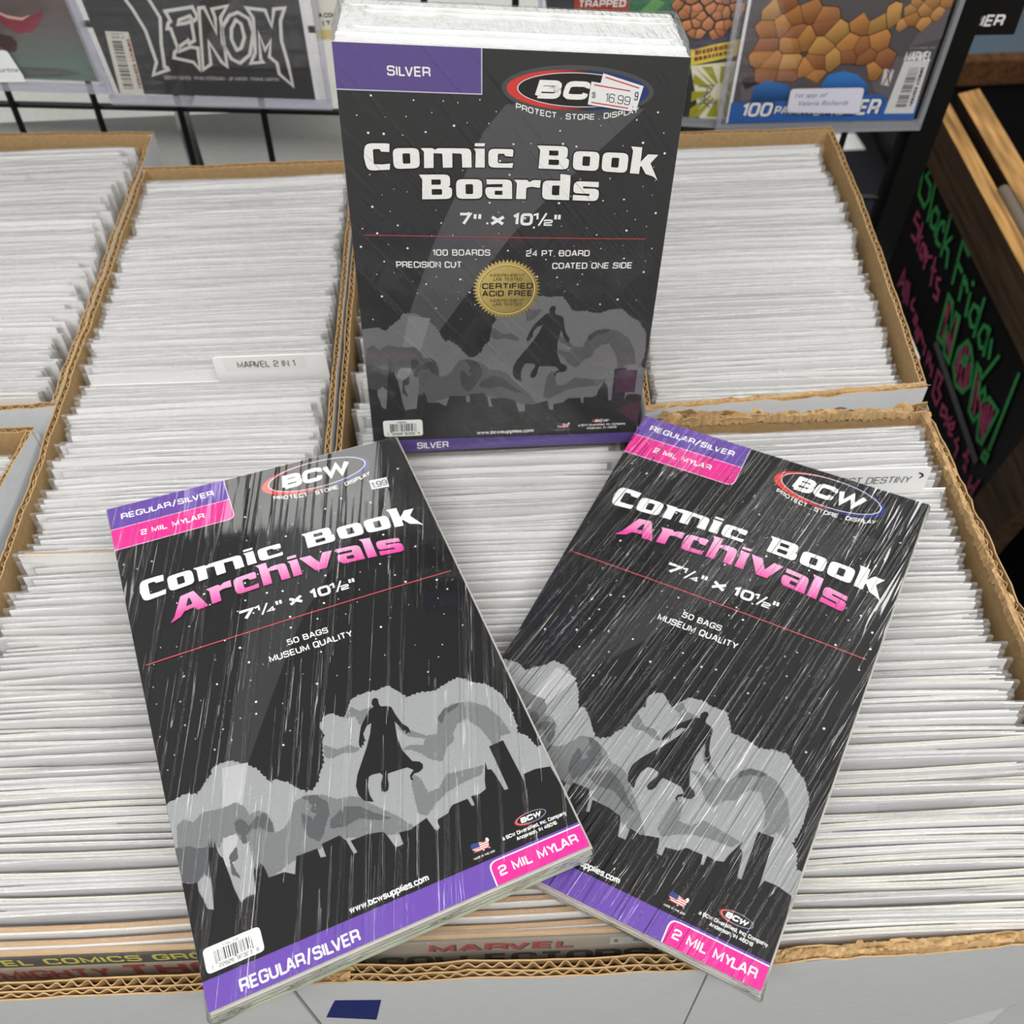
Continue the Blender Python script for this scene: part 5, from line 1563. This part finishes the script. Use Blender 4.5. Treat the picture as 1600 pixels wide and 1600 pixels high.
def archival_pack(label, TL, TR, BR, BL, films, depth, seed, sticker=False):
    W_, H_ = 184.0, 307.0
    S = Quad(TL, TR, BR, BL, W_, H_, 1.6)
    c = (S.p[0] + S.p[1] + S.p[2] + S.p[3]) / 4
    t = thing('bag_pack', label, 'pack', tuple(c + Vector((0, 0, -depth / 1000))), 'wrapped packs of archival bags')
    slabs(t, 'bag_stack', S, W_ + .4, H_ + .4, 11, -depth, -.9, lin('#b9b8ae'), PLAIN, seed, .9)
    cd = card(t, S, W_, H_, CARD_BLACK, WHITE)
    mb = MB()
    beam = [(92, 27), (170, 40), (118, 92), (92, 122), (78, 143), (43, 199), (30, 199), (33, 190), (56, 133), (70, 85)]
    beam_l = [(30, 197), (43, 199), (40, 207), (24, 250), (20, 246)]
    tones = (CARD_BLACK, lin('#929597'), lin('#6f7274'), lin('#505255'), lin('#2c2d2f'), lin('#abadaf'))
    artwork(mb, S, W_, H_, 0, 0, 296, beam, beam_l, 150, seed, tones)
    kid(mb, 'artwork', cd)
    mb = MB()
    poly(mb, S, rect(0, 0, 72, 18), PURPLE, .36)
    poly(mb, S, rect(0, 17.6, 72.6, 34.8, (0, 0, 4.5, 0)), lin('#f0c6e0'), .37)
    poly(mb, S, rect(0, 18.1, 72.1, 34.3, (0, 0, 4.2, 0)), PINK, .42)
    poly(mb, S, rect(72, 0, 72.5, 18), lin('#d8cdea'), .38)
    poly(mb, S, rect(0, 293.8, W_, H_), PURPLE, .36)
    poly(mb, S, rect(136.2, 295.0, W_, H_, (4.2, 0, 0, 0)), WHITE, .40)
    poly(mb, S, rect(136.8, 295.6, W_, H_, (3.9, 0, 0, 0)), PINK, .45)
    poly(mb, S, rect(4, 121.0, 179.5, 121.6), lin('#c8505a'), .40)
    kid(mb, 'colour_bands', cd)
    mb = MB()
    q2 = lambda t_: (2 * t_ - 1) ** 2
    title(mb, S, 'Comic Book', 9, 175.5, lambda t_: 62.6 + .8 * q2(t_), lambda t_: 74.2 + 4.2 * q2(t_), WHITE, .5, BLACK)
    title(mb, S, 'Archivals', 24, 160, lambda t_: 77.6 + 6.2 * q2(t_), lambda t_: 92.6 + 4.6 * q2(t_), lambda u, v: mixc(PK_T, PK_B, min(1, max(0, (v - 79) / 15))), .5, BLACK)
    text(mb, S, '7', 58.3, 67, 112.6, 7.2, WHITE, .42, .05, .05)
    frac(mb, S, '1', '4', 67.6, 83, 112.6, 7.2, .42)
    text(mb, S, 'x', 87, 95, 112.6, 7.4, WHITE, .42, .04, .05)
    text(mb, S, '10', 99.5, 111, 112.6, 7.2, WHITE, .42, .05, .05)
    frac(mb, S, '1', '2', 111.2, 125.5, 112.6, 7.2, .42)
    text(mb, S, '50 BAGS', 79.5, 102.2, 138.3, 4.0, WHITE, .42, .014)
    text(mb, S, 'MUSEUM QUALITY', 67.8, 114.2, 145.6, 4.3, WHITE, .42, .014)
    text(mb, S, 'REGULAR/SILVER', 7.7, 64, 11.4, 4.8, WHITE, .5, .014)
    text(mb, S, '2 MIL MYLAR', 17, 55, 28.2, 4.5, WHITE, .5, .014)
    text(mb, S, 'www.bcwsupplies.com', 69.6, 108, 291.6, 3.2, WHITE, .42, .02)
    text(mb, S, 'REGULAR/SILVER', 15.5, 70.4, 304.9, 5.9, WHITE, .5, .014)
    text(mb, S, '2 MIL MYLAR', 140, 180, 303.4, 4.9, WHITE, .5, .014)
    text(mb, S, 'a BCW Diversified, Inc. Company', 147.1, 180.4, 287.8, 1.9, WHITE, .42, .015)
    text(mb, S, 'Anderson, IN 46016', 153.4, 174.2, 290.6, 1.9, WHITE, .42, .015)
    text(mb, S, 'MADE IN THE USA', 131, 141.6, 291.2, 1.0, WHITE, .42, .01)
    kid(mb, 'lettering', cd)
    mb = MB()
    bcw_logo(mb, S, 127.5, 16.6, 34.5, 13.0, (128.2, 15.8, 30.5, 11.2), (105.5, 148.5, 21.9, 12.2), .42)
    arc_text(mb, S, 'PROTECT . STORE . DISPLAY', 98, 159, 28.2, 5.2, 3.4, .42)
    kid(mb, 'logo', cd)
    mb = MB()
    bcw_logo(mb, S, 163.7, 282.1, 8.3, 3.0, (164.1, 282.0, 7.5, 2.6), (158.5, 169.2, 283.4, 2.8), .42)
    usa_flag(mb, S, 131.6, 283.2, 141.0, 288.8, .42)
    kid(mb, 'emblem', cd)
    kid(barcode_label(S, 2.8, 280.2, 29.2, 291.6, .42, '1-SIL-M2', '7 22626 90323 6', 2), 'barcode_label', cd)
    if sticker:
        mb = MB()
        q = [(156.5, 33.5), (167.5, 34.5), (166.8, 43), (156, 42)]
        poly(mb, S, q, lin('#d9dade'), .95, 14)
        text(mb, S, '1.99', 157, 166.5, 41, 5.0, lin('#44464c'), 1.05, 0, .1)
        under(t, mb.build('price_sticker', INK_MATT))
    wrap(t, S, W_, H_, depth, films, seed)
    return t


archival_pack('wrapped black pack of archival bags lying at left, corner over the front rim',
              (-.2553, .4024, .030), (-.0765, .4541, .030), (.0289, .1745, .040), (-.1434, .1074, .040), [FILM_L, FILM_SIDE], 15, 5, True)
archival_pack('wrapped black pack of archival bags lying at right, corner under the left pack',
              (.0894, .4684, .0250), (.2549, .3836, .0250), (.1025, .1115, .0210), (-.0612, .2015, .0180), [FILM_R, FILM_SIDE], 13, 6)


def board_pack():
    BLp, BRp = Vector((-.0925, .4563, .013)), Vector((.0824, .4590, .011))
    TLp, TRp = Vector((-.0800, .4897, .2768)), Vector((.0970, .4897, .2610))
    W_, H_ = 178.0, 258.0
    S = Quad(TLp, TRp, BRp, BLp, W_, H_, 0.6)
    D = 62.0
    t = thing('board_pack', 'wrapped upright pack of white backing boards with black cover, standing behind two packs', 'pack', (0, .49, .012))
    # the boards, one by one
    rr = random.Random(3)
    N_ = 100
    stp = (D - 1.2) / N_

    def bm_():
        m = MB()
        return m
    for i in range(N_):
        z1 = -.9 - i * stp
        z0 = z1 - stp * .90
        j = [rr.uniform(-.35, .35) for _ in range(4)]
        lift = (1.2 if rr.random() < .06 else 0)
        sag = -1.6 * (i / N_) ** 2
        m = MB(); q = []
        for zz_ in (z0, z1):
            q += [S(1.2 + j[0], .2 + j[1] - lift - sag * 0, zz_), S(W_ - 1.2 + j[2], .2 + j[1] - lift, zz_), S(W_ - 1.2 + j[2], H_ - .5, zz_), S(1.2 + j[0], H_ - .5, zz_)]
        m.v = [tuple(x) for x in q]
        c = tuple(v * rr.uniform(.90, 1.0) for v in lin('#f4f5f6'))
        for f in ((0, 1, 2, 3), (7, 6, 5, 4), (0, 4, 5, 1), (1, 5, 6, 2), (2, 6, 7, 3), (3, 7, 4, 0)):
            m.f.append(f); m.m.append(0); m.c.append([c] * 4); m.uv.append([(0, 0)] * 4)
        under(t, m.build('backing_board', BOARD_WHITE))
    CB = lin('#2c2d2f')
    cd = card(t, S, W_, H_, CB, WHITE)
    mb = MB()
    beam = [(86, 27), (158, 27), (110, 78), (90, 101), (50, 160), (40, 175), (24, 172), (30, 150), (47, 103), (60, 75), (74, 42)]
    beam_l = [(29, 153), (42, 155), (36, 175), (25, 200), (19, 198)]
    tones = (CB, lin('#707274'), lin('#58595c'), lin('#434446'), lin('#505154'), lin('#828486'))
    artwork(mb, S, W_, H_, -1.0, -42.6, 249, beam, beam_l, 150, 9, tones, 4.0, 1.8)
    poly(mb, S, [(160, 215), (160, 198), (163, 196.5), (173, 197), (173, 215)], lin('#4a2f44'), .33)
    kid(mb, 'artwork', cd)
    mb = MB()
    PB = lin('#5d4c8e')
    poly(mb, S, rect(0, 0, 73, 22), PB, .36)
    poly(mb, S, rect(73, 0, 73.6, 22.6), lin('#c9c2da'), .36); poly(mb, S, rect(0, 22, 73.6, 22.6), lin('#c9c2da'), .36)
    poly(mb, S, [(0, 247.6), (W_, 249.6), (W_, H_), (0, H_)], PB, .36)
    poly(mb, S, [(7, 100.6), (167, 102.6), (167, 103.2), (7, 101.2)], lin('#a8484e'), .40)
    kid(mb, 'colour_bands', cd)
    mb = MB()
    q2 = lambda t_: (2 * t_ - 1) ** 2
    DKO = (.006, .006, .007)
    title(mb, S, 'Comic Book', 10.7, 168.5, lambda t_: 48.4 + 1.2 * q2(t_), lambda t_: 60.8 + 3.0 * q2(t_), WHITE, .5, DKO)
    title(mb, S, 'Boards', 40.5, 138, lambda t_: 65.2 + .6 * q2(t_), lambda t_: 78.6 + .9 * q2(t_), WHITE, .5, DKO)
    text(mb, S, '7"', 60.3, 72.5, 94.6, 7.6, WHITE, .42, .04, .08)
    text(mb, S, 'x', 78, 86, 94.6, 7.6, WHITE, .42, .04, .08)
    text(mb, S, '10', 90.5, 101.5, 94.6, 7.6, WHITE, .42, .05, .08)
    frac(mb, S, '1', '2', 101.8, 117, 94.6, 7.6, .42)
    text(mb, S, '100 BOARDS', 45.1, 77.9, 113.5, 4.1, WHITE, .42, .012)
    text(mb, S, '24 PT. BOARD', 98.9, 135.4, 114.0, 4.1, WHITE, .42, .012)
    text(mb, S, 'PRECISION CUT', 23.9, 61.4, 121.2, 4.2, WHITE, .42, .014)
    text(mb, S, 'COATED ONE SIDE', 114.4, 161, 122.2, 4.2, WHITE, .42, .014)
    text(mb, S, 'SILVER', 26.2, 47.4, 14.8, 5.0, WHITE, .5, .014)
    text(mb, S, 'SILVER', 29.3, 50.1, 255.9, 5.6, WHITE, .5, .014)
    text(mb, S, 'www.bcwsupplies.com', 70, 107.9, 245.6, 2.8, WHITE, .42, .02)
    text(mb, S, 'a BCW Diversified, Inc. Company', 138, 169.7, 242.4, 1.9, WHITE, .42, .012)
    text(mb, S, 'Anderson, IN 46016', 144, 164, 245.2, 1.9, WHITE, .42, .012)
    text(mb, S, 'MADE IN THE USA', 122, 132.4, 245.2, 1.0, lin('#b9b9b9'), .42, .0)
    kid(mb, 'lettering', cd)
    mb = MB()
    bcw_logo(mb, S, 122.4, 18.7, 36.5, 10.4, (122.6, 18.5, 30.8, 8.4), (100.5, 147, 23.3, 9.2), .42, lin('#4a4b4d'))
    arc_text(mb, S, 'PROTECT . STORE . DISPLAY', 91, 154.5, 29.2, 4.8, 3.2, .42)
    kid(mb, 'logo', cd)
    mb = MB()
    bcw_logo(mb, S, 153, 238.0, 6.2, 1.7, (153.4, 237.9, 5.6, 1.45), (148.8, 158, 239, 2.0), .42)
    usa_flag(mb, S, 123.4, 238.6, 132.2, 243.4, .42)
    kid(mb, 'emblem', cd)
    # gold seal
    mb = MB()
    cx, cy_ = 88, 135.8
    n = 52
    out_ = []
    for i in range(2 * n):
        a = math.pi * i / n
        rr_ = 20.2 if i % 2 == 0 else 17.9
        out_.append((cx + rr_ * math.cos(a), cy_ + rr_ * math.sin(a)))
    gd = lambda u, v: mixc(lin('#c9b06a'), lin('#8d7a42'), min(1, max(0, .5 + ((u - cx) * .5 + (v - cy_) * .4) / 20)))
    poly(mb, S, out_, gd, .42, 8)
    ring(mb, S, ellipse(cx, cy_, 16.8, 16.8), ellipse(cx, cy_, 16.2, 16.2), lin('#e2d08c'), .5)
    ring(mb, S, ellipse(cx, cy_, 16.2, 16.2), ellipse(cx, cy_, 15.8, 15.8), lin('#6b5b30'), .5)
    INKD = lin('#1d180f')
    text(mb, S, 'CERTIFIED', 73.6, 103.2, 135.2, 4.0, INKD, .55, .02)
    text(mb, S, 'ACID FREE', 73.6, 103.2, 140.2, 4.0, INKD, .55, .02)
    for dy in (0, 17):
        text(mb, S, 'INDEPENDENT', 78.2, 98.4, 127.0 + dy, 1.9, INKD, .55, .0)
        text(mb, S, 'LAB TESTED', 80, 97, 129.6 + dy, 1.9, INKD, .55, .0)
    kid(mb, 'seal', cd)
    kid(barcode_label(S, 7.4, 231.2, 33.6, 244.6, .42, '1-BBSIL', '7 22626 90300 5', 12), 'barcode_label', cd)
    # two price tags, one over the other
    tw = MB()
    for q, hh in (([(134.5, 9.3), (155.7, 15.1), (153.1, 28.1), (132, 22)], 1.0), ([(128.8, 13.6), (151.2, 16.6), (151.0, 28.4), (127.8, 25.4)], 1.15)):
        BLq, BRq, TRq, TLq = q[3], q[2], q[1], q[0]
        poly(tw, S, q, lin('#dedfe0'), hh, 30)
        ql = [Vector(p) for p in q]
        for f_ in (.12, .88):
            a, b = ql[0].lerp(ql[3], f_), ql[1].lerp(ql[2], f_)
            stroke(tw, S, [tuple(a.lerp(b, .08)), tuple(a.lerp(b, .9))], .6, lin('#c0392b'), hh + .05)
    wp = lambda u, v: (u, v + (u - 129) * .13)
    text(tw, S, '$', 129.6, 131.4, 21.6, 2.8, lin('#555555'), 1.25, 0, 0, warp=wp)
    text(tw, S, '16.99', 136.5, 149.5, 22.6, 4.6, lin('#4a4a4c'), 1.25, -.012, .1, warp=wp)
    text(tw, S, '9', 151.7, 153.3, 22.6, 4.6, lin('#2f2f30'), 1.1, 0, .1)
    under(t, tw.build('price_sticker', INK_MATT))
    wrap(t, S, W_, H_, D, [FILM_B, FILM_SIDE], 8, .5)
    return t


board_pack()
